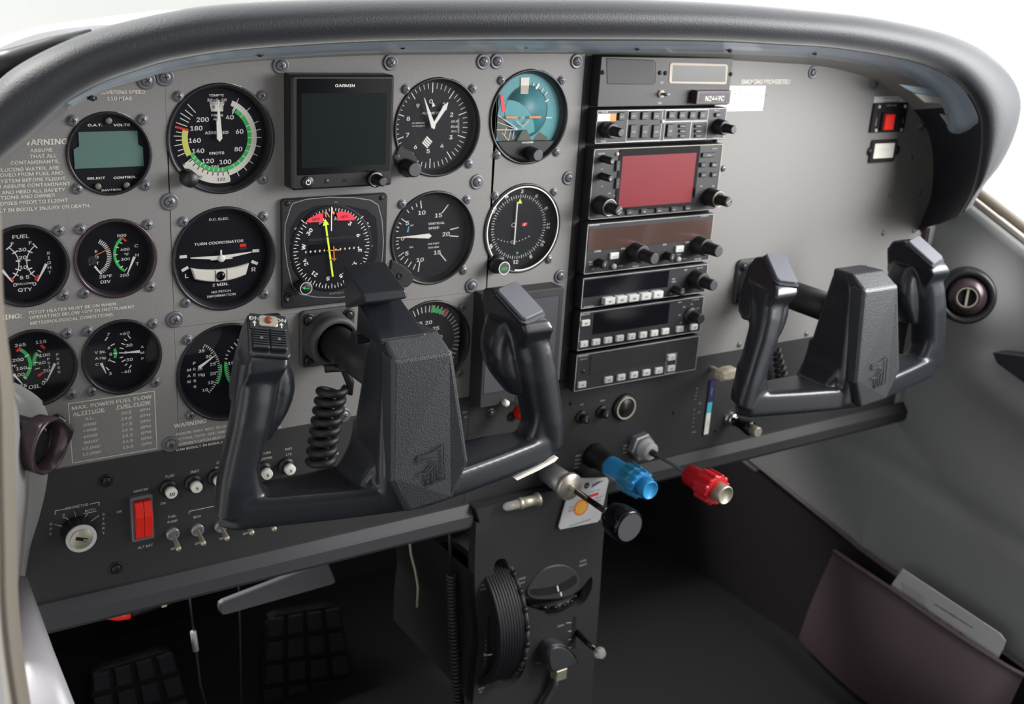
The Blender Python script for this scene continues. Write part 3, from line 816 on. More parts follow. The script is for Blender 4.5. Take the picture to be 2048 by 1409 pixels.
CDI = gauge('CDI', 'course_deviation_indicator', 'round course deviation indicator with a white rim ring and OBS knob', 'gauge', 'z3', d_cdi, screws=[(-1, 1), (1, 1), (1, -1)])
b = MB(); b.arc(37.6, 38.7, -125, 190, 1.55, 'white', CEN['CDI'], 70); b.build('rim_ring', CDI)
x, z = Q('z4', 1548, 518, 15)
b = MB(); b.lathe([(8, 0), (8, 4), (7, 6)], x, z, 'bezel_black', 40); b.build('knob_base', CDI)
o = knob(CDI, x, z, 5, 15, 6.6); b = MB(); b.arc(5.2, 5.9, 0, 360, 15.2, 'white', (x, z)); b.text('OBS', x, z, 3.4, 15.2, 'green', sx=.85); b.build('knob_marking', CDI)


# ---- small gauges
def d_dav(D):
    D.ts([('O.A.T.', 695, 546, 2.3), ('VOLTS', 890, 545, 2.3), ('SELECT', 703, 935, 2.2), ('CONTROL', 914, 929, 2.2), ('DAVTRON', 815, 1022, 1.9)], sx=1.2, bold=.018)
    x0, z0 = D.q(570, 600); x1, _ = D.q(1005, 600); zb = D.q(800, 860)[1]; zm = D.q(560, 705)[1]; xa = D.q(535, 720)[0]; xb = D.q(1045, 720)[0]
    b = MB(); b.prism([(x0, z0), (x1, z0), (x1, zm), (xb, zm - 2), (xb, zb), (xa, zb), (xa, zm - 2), (x0, zm)], D.w, D.w + .6, 'lcd', .15); b.build('display', D.root)
    for X, Y in ((793, 516), (714, 997), (925, 988)):
        b = MB(); x, z = D.q(X, Y); b.lathe([(2.4, D.w), (2.2, D.w + 1.6), (1.8, D.w + 2.0)], x, z, 'button_grey', 24); b.build('button', D.root)


gauge('DAV', 'clock_thermometer', 'round digital clock and temperature gauge with a blank greenish display', 'gauge', 'z1', d_dav, True, depth=3.0, glass=False)


def d_egt(D):
    for i in range(22):
        t = i / 21; p = (D.q(735, 190), D.q(800, 300), D.q(745, 425))
    (ux, uy), r = D.carc((728, 195), (800, 315), (738, 420), .1, 'white'); f = lambda X, Y: math.degrees(math.atan2(D.q(X, Y)[0] - ux, D.q(X, Y)[1] - uy))
    a0, a1 = f(728, 195), f(738, 420)
    for i in range(21): D.b.tick(a0 + (a1 - a0) * i / 20, r - 1.6, r + 1.6, .6, D.w, 'white', (ux, uy))
    D.carc((890, 170), (838, 290), (915, 412), 2.0, 'green'); D.l(893, 165, 922, 193, 1.4, 'red', .2)
    for X, Y, X2, Y2 in ((875, 200, 893, 210), (845, 235, 868, 240), (836, 290, 858, 290), (848, 345, 872, 335), (878, 388, 898, 375), (912, 410, 930, 385)): D.l(X, Y, X2, Y2, .7, up=.2)
    D.ts([('500', 890, 147, 2.8), ('400', 913, 249, 2.8), ('300', 918, 320, 2.8), ('200', 910, 438, 2.8), ('°F', 925, 285, 2.8), ('25°F', 772, 446, 3.2), ('DIV', 772, 485, 3.2), ('C', 997, 222, 3.2), ('H', 1002, 290, 3.2), ('T', 1004, 354, 3.2), ('E', 703, 264, 2.8), ('G', 708, 306, 2.8), ('T', 713, 350, 2.8)])
    D.b.disc(*D.q(675, 335), 3.4, D.w + .1, 'button_dark', 24); D.t('NOT SET', 668, 338, 1.2, rot=60)
    D.needle(D.q(688, 372), D.q(735, 432), 1.6, .5, up=1.5); D.needle(D.q(978, 303), D.q(928, 425), 2.0, .5, up=1.5); D.needle(D.q(690, 294), D.q(795, 243), .5, .5, 'orange', up=1.4, name='reference_needle')


gauge('EGT', 'temperature_gauge', 'round exhaust and cylinder temperature gauge with green arc, glossy plum bezel', 'gauge', 'z2', d_egt, True, ring='bezel_plum')


def d_fuel(D):
    D.ts([('FUEL', 152, 153, 3.6), ('QTY', 183, 542, 3.6), ('F', 90, 208, 3.2), ('F', 222, 200, 3.2), ('30', 162, 250, 3.4), ('20', 166, 307, 3.4), ('10', 170, 379, 3.4), ('5', 157, 455, 3.4), ('5', 201, 449, 3.4), ('0', 109, 508, 3.4), ('0', 252, 500, 3.4), ('GALLONS', 182, 500, 1.9)])
    D.vert('RIGHT', 355, 276, 35, 3.0, 2)
    D.carc((65, 240), (137, 345), (80, 478), .6, 'white'); D.carc((257, 225), (196, 340), (270, 462), .6, 'white')
    for X, Y, X2, Y2 in ((45, 255, 82, 225), (90, 285, 130, 262), (115, 338, 150, 338), (112, 395, 152, 408), (95, 425, 135, 445), (240, 210, 272, 243), (200, 262, 238, 278), (185, 333, 222, 331), (198, 402, 235, 388), (220, 437, 252, 410)): D.l(X, Y, X2, Y2, .8, up=.1)
    D.l(65, 460, 97, 488, 2.0, 'red', .2); D.l(258, 478, 285, 440, 2.0, 'red', .2)
    D.needle(D.q(335, 355), D.q(270, 482), 2.0, .6, up=1.5); D.needle(D.q(12, 400), D.q(88, 488), 2.0, .6, up=1.5)


gauge('FUEL', 'fuel_quantity_gauge', 'round fuel quantity gauge marked FUEL and QTY at the left edge', 'gauge', 'z2', d_fuel, True)


def d_oil(D):
    D.ts([('245', 148, 948, 3.2), ('200', 132, 1057, 3.2), ('150', 157, 1118, 3.2), ('100', 140, 1166, 3.2), ('75', 170, 1247, 3.2), ('OIL', 252, 1252, 3.8), ('0', 317, 1228, 3.2), ('20', 340, 1135, 3.2), ('60', 307, 1077, 3.2), ('100', 325, 1022, 3.2), ('115', 299, 925, 3.2), ('°F', 103, 1103, 2.8)])
    D.vert('TEMP', 57, 1065, 42, 2.8, 5); D.vert('PSI', 353, 1052, 28, 2.4, 4); D.vert('PRESS', 420, 1018, 32, 2.7, 3)
    D.carc((145, 985), (222, 1095), (175, 1198), 2.4, 'green'); D.carc((272, 1010), (252, 1055), (252, 1103), 2.4, 'green')
    D.l(122, 1000, 150, 970, 1.8, 'red', .2); D.l(298, 952, 328, 978, 1.8, 'red', .2); D.l(277, 1180, 312, 1155, 1.8, 'red', .2)
    for X, Y, X2, Y2 in ((180, 1040, 212, 1022), (195, 1122, 228, 1122), (172, 1183, 195, 1200), (275, 990, 303, 1005), (265, 1022, 292, 1035), (248, 1080, 278, 1080), (255, 1130, 290, 1120), (310, 1215, 338, 1222), (325, 1200, 345, 1205)): D.l(X, Y, X2, Y2, .7, up=.2)
    D.needle(D.q(398, 1082), D.q(338, 1212), 2.0, .5, up=1.5); D.needle(D.q(95, 1160), D.q(160, 1232), 1.8, .5, up=1.5)


gauge('OIL', 'oil_gauge', 'round oil temperature and pressure gauge marked OIL above the left air vent', 'gauge', 'z2', d_oil, True)


def d_vac(D):
    D.ts([('7', 792, 870, 3.2), ('6', 796, 968, 3.2), ('5', 810, 1017, 3.2), ('4', 800, 1058, 3.2), ('3', 806, 1157, 3.2), ('+60', 911, 863, 3.2), ('30', 944, 950, 3.2), ('0', 919, 1004, 3.2), ('30', 947, 1055, 3.2), ('-60', 922, 1143, 3.2), ('IN.', 749, 1000, 2.6), ('Hg.', 755, 1042, 2.6)])
    D.vert('VAC', 704, 1003, 44, 2.8, 3); D.vert('AMP', 1040, 962, 43, 2.8, 1)
    D.carc((837, 980), (845, 1013), (840, 1048), 2.2, 'green')
    for X, Y, X2, Y2 in ((787, 895, 768, 920), (838, 943, 810, 958), (858, 1013, 828, 1013), (843, 1080, 812, 1068), (797, 1137, 775, 1115), (955, 905, 935, 882), (928, 922, 907, 908), (915, 950, 887, 940), (903, 980, 875, 973), (915, 1010, 870, 1010), (900, 1040, 875, 1046), (918, 1060, 890, 1076), (930, 1090, 912, 1103), (960, 1098, 945, 1122)): D.l(X, Y, X2, Y2, .8, up=.1)
    D.needle(D.q(1018, 994), D.q(905, 1004), 2.2, .5, up=1.5); D.needle(D.q(735, 1080), D.q(772, 1155), 2.0, .5, up=1.5)


gauge('VAC', 'vacuum_ammeter_gauge', 'round vacuum and ammeter gauge above the fuel flow table', 'gauge', 'z2', d_vac, True)
# ================================================================ square display left of the altimeter
root = thing('attitude_display', 'square black digital flight display, blank screen, GARMIN lettering on top', 'display', (92, -38, 0))
b = MB(); b.rbox(49, 135, -38.5, 48.4, 2.5, -2, 15, 'bezel_black', 1.6)
b.text('GARMIN', *Q('z3', 495, 265, 15), 2.9, 15.1, 'white', bold=.018, sx=1.1); b.build('case', root)
b = MB(); x0, zt = Q('z3', 160, 235, 15); x1, zb = Q('z3', 805, 800, 15); b.rbox(53, 132.5, zb - 4, 45.5, 1, 14.9, 15.04, 'gloss_black'); b.build('front_glass', root)
b = MB(); b.box(57, 128.5, zb + 1.5, Q('z3', 205, 320, 15)[1], 15.04, 15.1, 'lcd_dark'); b.build('screen', root)
x, z = Q('z3', 252, 908, 16); b = MB(); b.lathe([(4.8, 15), (4.8, 15.9), (4.2, 16.4)], x, z, 'bezel_black', 36); b.arc(1.5, 2.1, 25, 335, 16.5, 'white', (x, z)); b.line((x, z + .6), (x, z + 2.8), .6, 16.5, 'white'); b.build('power_button', root)
x, z = Q('z3', 375, 900, 15); b = MB(); b.lathe([(1.9, 15), (1.8, 15.4), (0, 15.5)], x, z, 'button_dark', 20); b.build('light_sensor', root)
x, z = Q('z3', 492, 895, 15); b = MB(); b.rbox(x - 1.8, x + 1.8, z - 1.4, z + 1.4, .5, 15, 15.15, 'matte_black'); b.build('card_slot', root)
x, z = Q('z3', 695, 888, 16); b = MB(); b.lathe([(6.6, 15), (6.6, 17), (6.0, 17.6), (4, 17.6)], x, z, 'bezel_black', 40); b.arc(5.0, 5.6, 180, 400, 17.7, 'satin_metal', (x, z)); b.build('knob_base', root)
x, z = Q('z3', 752, 905, 30); knob(root, x - .5, z, 17.5, 30, 4.2)

# ================================================================ horizontal situation indicator
root = thing('horizontal_situation_indicator', 'square bezel compass indicator with yellow course arrow and red NAV and HDG flags', 'gauge', (90, -135, 0))
X0, X1, Z0, Z1 = 45.5, 137.0, -136.5, -47.2
b = MB(); b.rbox(X0, X1, Z0, Z1, 3, -2, 4, 'bezel_black', .8); b.build('bezel', root)
cx, cz = Q('z4', 395, 380, 0); Rc = 33.5
b = MB()
oct_ = [Q('z4', *p, 4) for p in ((135, 120), (150, 90), (240, 62), (400, 48), (560, 52), (665, 68), (715, 100), (740, 200), (750, 350), (735, 520), (700, 640), (620, 690), (450, 712), (300, 708), (200, 690), (150, 640), (115, 500), (97, 350), (100, 230))]
b.pline(oct_, .55, 4.08, 'nut_grey', True)
inn = [Q('z4', *p, 4) for p in ((200, 150), (300, 105), (400, 98), (520, 105), (640, 130), (700, 180), (712, 300), (708, 440), (670, 520), (600, 560), (520, 620), (400, 655), (300, 640), (200, 580), (145, 500), (128, 400), (132, 250))]
b.prism(inn, 3.2, 4.1, 'dial_black', .2); b.build('face_plate', root)
b = MB(); b.lathe([(Rc + 2.3, 4.1), (Rc + 2.3, 4.4), (Rc + 1.4, 4.5)], cx, cz, 'dial_black', 64)
w = 4.6; hd = -14
for i in range(72): b.tick(i * 5, Rc - (4.2 if i % 2 == 0 else 2.6), Rc - .3, .5, w, 'white', (cx, cz))
for i, t in enumerate(('N', '3', '6', 'E', '12', '15', 'S', '21', '24', 'W', '30', '33')):
    a = i * 30 + 8; b.text(t, cx + (Rc - 8) * math.sin(R(a)), cz + (Rc - 8) * math.cos(R(a)), 4.4, w, 'white', rot=-a, bold=.02, sx=.85)
b.build('compass_card', root)
b = MB()
for i in range(6):
    for sgn in (-1, 1):
        xx = cx + sgn * (3 + 4 * i); b.text('+', xx, cz + .2, 4.5, w + .5, 'white', sx=.6, vc=True)
b.rbox(cx - 21, cx + 21, cz + 7.5, cz + 9.6, 1, w, w + .3, 'matte_black'); b.rbox(cx - 20, cx + 20, cz - 4.5, cz + 4.5, 1, w, w + .2, 'gloss_black'); b.build('glide_slope_scale', root)
b = MB(); A = Q('z4', 417, 575, 7); B_ = Q('z4', 371, 235, 7); C_ = Q('z4', 366, 192, 7)
b.line(A, B_, 1.5, 6.5, 'lime'); d = (Vector(C_) - Vector(B_)).normalized(); n = Vector((-d.y, d.x)); b.poly([tuple(Vector(B_) + n * 2.8), tuple(Vector(B_) - n * 2.8), C_], 6.55, 'lime')
for t in (.33, .78): p = Vector(A).lerp(Vector(B_), t); b.line(tuple(p - n * .8), tuple(p + n * .8), .7, 6.6, 'matte_black')
b.build('course_arrow', root)
b = MB(); b.line(Q('z4', 375, 400, 6), Q('z4', 462, 395, 6), .8, 6.8, 'orange'); b.line(Q('z4', 418, 370, 6), Q('z4', 422, 468, 6), .8, 6.8, 'orange'); b.line(Q('z4', 408, 455, 6), Q('z4', 434, 455, 6), .8, 6.8, 'orange'); b.build('aircraft_symbol', root)
for nm, pts, tx in (('nav_flag', ((235, 215), (255, 190), (320, 158), (352, 155), (350, 212)), ('NAV', 305, 190)), ('heading_flag', ((438, 152), (470, 142), (530, 155), (568, 190), (555, 200), (452, 203)), ('HDG', 492, 173))):
    b = MB(); b.prism([Q('z4', *p, 6) for p in pts], 5.6, 6, 'flag_red'); b.text(tx[0], *Q('z4', tx[1], tx[2], 6), 3.2, 6.1, 'recess', sx=.9, rot=3, bold=0.0); b.build(nm, root)
b = MB(); b.line(Q('z4', 404, 110, 6), Q('z4', 402, 270, 6), .8, 7.1, 'white'); b.build('lubber_line', root)
b = MB(); b.line(Q('z4', 363, 145, 6), Q('z4', 370, 180, 6), .9, 6.3, 'orange'); b.line(Q('z4', 375, 150, 6), Q('z4', 392, 180, 6), .9, 6.3, 'orange'); b.line(Q('z4', 408, 140, 6), Q('z4', 424, 158, 6), 1.8, 6.3, 'orange'); b.build('heading_bug', root)
b = MB()
for Y in (243, 308, 430, 490): x, z = Q('z4', 650, Y, 4.2); b.line((x - 1.8, z), (x + 1.8, z), .45, 4.3, 'white'); b.line((x, z - .8), (x, z + .8), .45, 4.3, 'white')
b.line(Q('z4', 638, 370, 4.2), Q('z4', 678, 370, 4.2), .5, 4.3, 'white')
for Y in (352, 478): x, z = Q('z4', 148, Y, 4.2); b.line((x - 1.8, z), (x + 1.8, z), .45, 4.3, 'green'); b.line((x, z - .8), (x, z + .8), .45, 4.3, 'green')
for X, Y, X2, Y2 in ((205, 197, 226, 218), (595, 190, 613, 172)): b.line(Q('z4', X, Y, 4.2), Q('z4', X2, Y2, 4.2), .6, 5, 'white')
b.text('GS', *Q('z4', 178, 253, 4.2), 2.4, 4.3, 'white', bold=0); b.text('GS', *Q('z4', 637, 218, 4.2), 2.4, 4.3, 'white', bold=0); b.text('DC', *Q('z4', 437, 78, 4.2), 1.8, 4.3, 'nut_grey', bold=0)
b.text('BENDIX/KING', *Q('z4', 440, 680, 4.2), 2.0, 4.3, 'nut_grey', sx=.85, bold=0); b.build('scale_marking', root)
b = MB(); x, z = Q('z4', 237, 650, 12); b.lathe([(5.8, 3), (5.6, 12), (5.0, 12.6)], x, z, 'knob_black', 40); b.arc(4.6, 5.2, 0, 360, 12.75, 'nylon', (x, z)); b.line((x - 3, z + .6), (x + 2.8, z - .6), .5, 12.8, 'green'); b.poly([(x - 3.6, z + 1), (x - 1.2, z - .9), (x - .6, z + 1.8)], 12.82, 'green'); b.build('knob', root)
b = MB(); x, z = Q('z4', 125, 712, 4); b.lathe([(3.8, 3), (3.8, 5.2), (2.6, 5.8), (2.4, 4.6)], x, z, 'bezel_black', 28); b.build('mount_post', root)
for X, Y in ((117, 90), (737, 52)): x, z = Q('z4', X, Y, 4); screw(root, x, z, 'tiny', 4)

# ================================================================ grey-screen moving map box behind the left yoke
root = thing('map_display', 'dark box display with blank grey screen behind the left yoke', 'display', (270, -246, 0))
b = MB(); o_ = rr(227.5, 312.5, -247, -141, 1.5); b.prism(o_, -1, 20, 'panel_black', .8); b.build('case', root)
b = MB(); x0 = Q('z4', 1440, 800, 20)[0]; x1 = Q('z4', 1905, 800, 20)[0]; zt = Q('z4', 1800, 710, 20)[1]; zb = Q('z4', 1500, 1335, 20)[1]
b.rbox(x0, x1, zb, zt, 1, 20, 20.1, 'screen_grey'); b.pline(rr(x0, x1, zb, zt, 1, 2), .7, 20.2, 'bezel_black', True); b.build('screen', root)
for X, Y in ((757, 775), (862, 790)): x, z = Q('y2', X, Y, 20); screw(root, x, z, 'black', 20)
x, z = Q('y2', 837, 723, 24); b = MB(); b.lathe([(3.0, 20), (3.0, 25), (2.2, 26), (0, 26.3)], x, z, 'white', 28); b.build('push_button', root)
x, z = Q('y2', 918, 710, 20); b = MB(); b.rbox(x - 8, x + 9, z - 4.5, z + 6, 1, 20, 20.5, 'bezel_black'); b.rbox(x - 1, x + 7, z - 3, z + 3, 1, 20.5, 23, 'button_dark', .5); b.build('rocker_switch', root)
x, z = Q('y2', 962, 806, 42); b = MB(); b.lathe([(6.5, 20), (6.5, 38), (6.2, 39), (8.6, 40), (9.0, 42), (8.6, 44.6), (7.2, 46.5)], x, z, 'rocker_red', 40)
t = thing('pull_knob', 'red pull knob with a white cap beside the left yoke grip', 'knob', (x, z, 20)); b.build('knob_body', t)
b = MB(); b.lathe([(5.2, 46), (5.2, 47.6), (4.2, 48.2)], x, z, 'white', 32); b.build('knob_cap', t)

# ================================================================ radio stack
RX0, RX1, RW = 339.0, 497.0, 12.0
GR = 'avionics units in the centre stack'


def unit(name, label, zt, zb, outline=True, mark=True):
    root = thing(name, label, 'radio', ((RX0 + RX1) / 2, zb, 0), GR)
    b = MB(); b.rbox(RX0, RX1, zb, zt, 1.0, -4, RW, 'face_black', .5)
    if outline: b.pline([(RX0 + .9, zb + .9), (RX1 - .9, zb + .9), (RX1 - .9, zt - .9), (RX0 + .9, zt - .9)], .45, RW + .08, 'nylon', True)
    return root, b


def key(root, k, X, Y, wd, h, m='key_white', up=2.4, txt=None, tm='ink', th=1.9, name='button', ch=.5):
    x, z = Q(k, X, Y, RW + up)
    b = MB(); b.rbox(x - wd / 2, x + wd / 2, z - h / 2, z + h / 2, .7, RW, RW + up, m, ch, 3)
    if txt: b.text(txt, x, z, th, RW + up + .06, tm, sx=.8, bold=.01)
    return b.build(name, root)


def marks(b, k, items, h=1.8, m='nylon', **kw):
    for it in items:
        x, z = Q(k, it[1], it[2], RW); b.text(it[0], x, z, it[3] if len(it) > 3 else h, RW + .1, m, sx=.85, bold=0.01, **kw)


# blank top plate
root, b = unit('placard_plate', 'dark top plate of the radio stack with toggle switch and framed window', 64.2, 20.4, False); root['category'] = 'plate'
b.pline([Q('z5', *p, RW) for p in ((320, 105), (690, 120), (708, 140), (705, 290), (690, 308), (330, 305))], .5, RW + .08, 'matte_black')
marks(b, 'z5', [('TBC', 757, 292, 2.4), ('DIM', 740, 452, 2.4), ('OFF', 812, 385, 2.2)])
b.build('plate', root)
b = MB(); P_ = [Q('z5', *p, RW) for p in ((325, 108), (695, 122), (700, 300), (330, 303))]; b.prism(P_, RW, RW + .4, 'panel_black', .1); b.build('speaker_grille', root)
o1 = [Q('z5', *p, RW) for p in ((835, 138), (1262, 150), (1275, 165), (1262, 298), (1250, 308), (822, 300), (812, 285), (820, 150))]
b = MB(); b.prism(o1, RW, RW + .5, 'beige', .15); o2 = [Q('z5', *p, RW) for p in ((842, 158), (1255, 166), (1252, 290), (835, 286))]; b.prism(o2, RW + .3, RW + .6, 'bezel_black'); b.build('framed_window', root)
for X, Y in ((295, 215), (742, 218), (785, 220), (1297, 228)): screw(root, *Q('z5', X, Y, RW), 'tiny', RW)
x, z = Q('z5', 750, 382, RW); b = MB(); b.lathe([(3.8, RW), (3.8, RW + 1.4), (2.4, RW + 2)], x, z, 'beige', 6, smooth=False); b.tube([(x, z, RW + 1), (x + 1.0, z, RW + 7)], [1.2, 1.5], 'dark_metal', 12); b.build('toggle_switch', root)
# registration plate
x0, zt = Q('z5', 1045, 358, 20); x1, zb = Q('z5', 1290, 462, 20); root = thing('registration_plate', 'small framed plate reading N2449C on the top of the radio stack', 'plate', ((x0 + x1) / 2, zb, RW))
b = MB(); b.rbox(x0 - 1, x1, zb, zt, .8, RW, 20, 'bezel_plum', .5); b.build('frame', root)
b = MB(); b.rbox(x0 + 2.5, x1 - 2, zb + 2, zt - 2, .4, 20, 20.15, 'screen_grey'); b.text('N2449C', (x0 + x1) / 2 + .5, (zt + zb) / 2, 6.6, 20.3, 'cream', sx=.72, bold=0.01); b.build('name_strip', root)

# audio panel
root, b = unit('audio_panel', 'flat audio selector unit with two rows of dark buttons above the navigator', 18.0, -12.6, True)
for pts in (((497, 515), (758, 510), (742, 745), (485, 752)), ((790, 512), (1118, 505), (1115, 590), (785, 598)), ((783, 605), (988, 602), (975, 735), (775, 742)), ((992, 602), (1110, 600), (1100, 732), (982, 735))):
    q_ = [Q('z5', *p, RW) for p in pts]; xa = min(q_[0][0], q_[3][0]); xb = max(q_[1][0], q_[2][0]); b.pline([(xa, q_[0][1]), (xb, q_[0][1]), (xb, q_[2][1]), (xa, q_[2][1])], .45, RW + .09, 'nylon', True)
marks(b, 'z5', [('GARMIN', 310, 523, 1.9), ('PILOT', 300, 752, 2.2), ('COPILOT', 1180, 728, 2.0), ('GMA 340', 1190, 512, 1.4)])
b.build('faceplate', root)
for i, X in enumerate((540, 630, 718)): key(root, 'z5', X, 555, 7.4, 7.2, 'button_dark', 2, ('COM 1', 'COM 2', 'COM 3')[i], 'nylon', 1.7); key(root, 'z5', X - 2, 678, 7.4, 12, 'button_dark', 2, ('COM1', 'COM2', 'COM3')[i], 'nylon', 1.7)
for i, X in enumerate((838, 920, 1002, 1080)): key(root, 'z5', X, 550, 7.2, 6.8, 'button_dark', 2, ('NAV1', 'NAV2', 'DME', 'ADF')[i], 'nylon', 1.7)
key(root, 'z5', 825, 672, 7, 12, 'button_dark', 2, 'COM', 'nylon', 1.7); key(root, 'z5', 447, 560, 6.5, 7, 'button_dark', 2, 'MKR', 'nylon', 1.7); key(root, 'z5', 1202, 548, 6.5, 4, 'button_dark', 2, 'TEST', 'nylon', 1.5)
for X in (925, 1048):
    for Y, t in ((636, 'SPKR'), (675, 'CREW'), (712, 'MKR')): key(root, 'z5', X, Y, 8.6, 3.0, 'button_dark', 1.6, t, 'nylon', 1.5)
b = MB(); q0 = Q('z5', 255, 540, RW); q1 = Q('z5', 395, 595, RW)
for i, m in enumerate(('cream', 'nylon', 'orange')): w_ = (q1[0] - q0[0]) / 3; b.box(q0[0] + w_ * i, q0[0] + w_ * (i + 1), q1[1], q0[1], RW, RW + .5, m)
b.build('marker_lights', root)
x, z = Q('z5', 768, 600, RW + 1); b = MB(); b.lathe([(1.8, RW), (1.6, RW + 1), (0, RW + 1.4)], x, z, 'white', 20); b.build('indicator_light', root)
for X, Y, n_ in ((442, 690, 1), (1322, 665, 1)):
    x, z = Q('z5', X, Y, 34); k_ = knob(root, x, z, RW, 22, 7.6, 'outer_knob'); knob(k_, x, z, 22, 34, 4.4, 'inner_knob')

# navigator; the screen's red is a reflection painted into its colour
root, b = unit('gps_navigator', 'tall GPS navigator with a large reddish screen and knobs at both lower corners', -16.6, -82.0, False)
b.pline(rr(RX0 + .6, RX1 - .6, -81.4, -17.2, 2, 3), .3, RW + .56, 'satin_metal', True)
marks(b, 'z5', [('GARMIN', 285, 848, 1.9), ('GNS 430', 1172, 810, 1.5), ('COM', 345, 1160, 1.7), ('VLOC', 395, 1178, 1.7), ('VOL', 290, 970, 1.4), ('SQ', 290, 1105, 1.4), ('CRSR', 1065, 1105, 1.4), ('GPS', 1160, 1102, 1.5)])
b.build('faceplate', root)
xa = Q('z5', 435, 870, RW)[0]; xb = Q('z5', 1040, 860, RW)[0]; za = Q('z5', 450, 825, RW)[1]; zb = Q('z5', 700, 1275, RW)[1]
b = MB(); b.rbox(xa - 2, xb + 2, zb - 1, za + 1, 1.5, RW, RW + .8, 'gloss_black', .4); b.build('screen_surround', root)
x0, z1 = Q('z5', 448, 875, RW); x1, z0 = Q('z5', 975, 1215, RW); b = MB(); b.rbox(x0, x1 + 1.5, z0 - 2, z1 + .5, .6, RW + .8, RW + .9, 'screen_red_reflection'); b.build('screen', root)
for X, Y, t, wd in ((510, 1312, 'CDI', 8), (622, 1304, 'OBS', 8), (740, 1297, 'MSG', 8), (857, 1288, 'FPL', 8), (965, 1278, 'PROC', 8), (1130, 862, '< RNG >', 17), (1088, 940, 'D>', 7.5), (1172, 938, 'MENU', 7.5), (1088, 1018, 'CLR', 7.5), (1172, 1016, 'ENT', 7.5), (418, 948, 'C', 4.5), (415, 1085, 'V', 4.5)):
    key(root, 'z5', X, Y, wd, 4.6 if wd > 5 else 10, 'button_dark', 2, t, 'nylon', 1.8 if wd > 5 else 1.4)
x, z = Q('z5', 412, 855, RW + 1); b = MB(); b.lathe([(2.0, RW), (1.8, RW + 1), (0, RW + 1.4)], x, z, 'beige', 20); b.build('light_sensor', root)
for X, Y, t in ((372, 912, 'C'), (358, 1048, 'V')):
    x, z = Q('z5', X, Y, 26); k_ = knob(root, x, z, RW, 26, 3.4, 'volume_knob', tip='button_dark'); b = MB(); b.text(t, x, z, 3, 26.15, 'white', bold=0); b.build('knob_marking', k_)
for X, Y, w_ in ((425, 1300, 40), (1282, 1232, 40)):
    x, z = Q('z5', X, Y, w_); k_ = knob(root, x, z, RW, 26, 9.0, 'outer_knob', ring='satin_metal'); knob(k_, x, z, 26, w_, 5.2, 'inner_knob', tip='button_dark'); b = MB(); b.text('PUSH', x, z + 1.2, 2.0, w_ + .15, 'white', bold=0, rot=35, sx=.8); b.text('C/V', x + .8, z - 1.6, 2.0, w_ + .15, 'white', bold=0, rot=35, sx=.8); b.build('knob_marking', root)

# nav com radio
root, b = unit('nav_com_radio', 'radio unit with a long brown tinted window and two large double knobs', -85.6, -134.2)  # the window's brown is a reflection painted into its colour, not a tint
marks(b, 'z6', [('COMM', 285, 312, 2.6), ('NAV', 798, 262, 2.4), ('STBY', 482, 293, 2.2), ('STBY', 970, 245, 2.2), ('PULL', 235, 395, 2.0), ('TEST', 235, 415, 2.0), ('OFF', 253, 448, 2.0), ('CHAN', 461, 425, 1.9), ('PULL ID', 575, 428, 1.9), ('PULL OBS', 1050, 372, 1.9), ('TIMER', 906, 338, 1.9), ('MODE', 950, 370, 1.8), ('BENDIX/KING', 262, 115, 1.8), ('KX 155A TSO', 1100, 46, 1.6)])
b.build('faceplate', root)
b = MB(); b.rbox(RX0 + 2, RX1 - 2, -111.5, -90.5, .6, RW, RW + .5, 'window_brown_reflection', .2); b.build('display_window', root)
for X, Y in ((418, 352), (915, 300)): key(root, 'z6', X, Y, 10.5, 6.2, 'key_white', 2.2, '<->', 'ink', 2.6)
for X, Y in ((418, 433), (910, 378)): x, z = Q('z6', X, Y, RW + 3); b = MB(); b.lathe([(2.6, RW), (2.4, RW + 3), (0, RW + 3.6)], x, z, 'nylon', 24); b.build('button', root)
for X, Y in ((343, 420), (858, 365)): x, z = Q('z6', X, Y, 22); knob(root, x, z, RW, 22, 4.2, 'volume_knob', tip='button_dark'); b = MB(); b.line((x - .2, z - 1), (x + .2, z + 1.8), .5, 22.15, 'white'); b.build('knob_marking', root)
for X, Y in ((722, 375), (1210, 318)): x, z = Q('z6', X, Y, 42); k_ = knob(root, x, z, RW, 25, 9.6, 'outer_knob'); knob(k_, x, z, 25, 42, 6.2, 'inner_knob')

# adf receiver
root, b = unit('adf_receiver', 'radio unit with black window and a row of five white push keys', -137.2, -168.0)
marks(b, 'z6', [('BENDIX/KING', 220, 735, 1.8), ('ADF', 958, 455, 2.2), ('KR 87 TSO', 1065, 440, 1.6), ('STBY', 865, 525, 1.9), ('TIMER', 865, 545, 1.9), ('OFF', 845, 637, 1.8)]); b.build('faceplate', root)
xa = Q('z6', 185, 580, RW)[0]; xb = Q('z6', 828, 500, RW)[0]; b = MB(); b.rbox(xa, xb, -156.5, -139.5, .4, RW, RW + .4, 'smoke_window', .1); b.build('display_window', root)
for (X, Y), t in zip(((383, 698), (475, 686), (567, 675), (660, 662), (752, 648)), ('ADF', 'BFO', 'FRQ', 'FLT', 'SET')): key(root, 'z6', X, Y, 12.5, 6.6, 'key_white', 5.5, t, 'ink', 2.1)
x, z = Q('z6', 935, 628, 24); knob(root, x, z, RW, 24, 4.4, 'volume_knob', tip='button_dark'); b = MB(); b.line((x - .8, z - .6), (x + .8, z + .8), .5, 24.15, 'white'); b.build('knob_marking', root)
x, z = Q('z6', 1172, 578, 40); k_ = knob(root, x, z, RW, 25, 9.6, 'outer_knob'); knob(k_, x, z, 25, 40, 6.0, 'inner_knob')

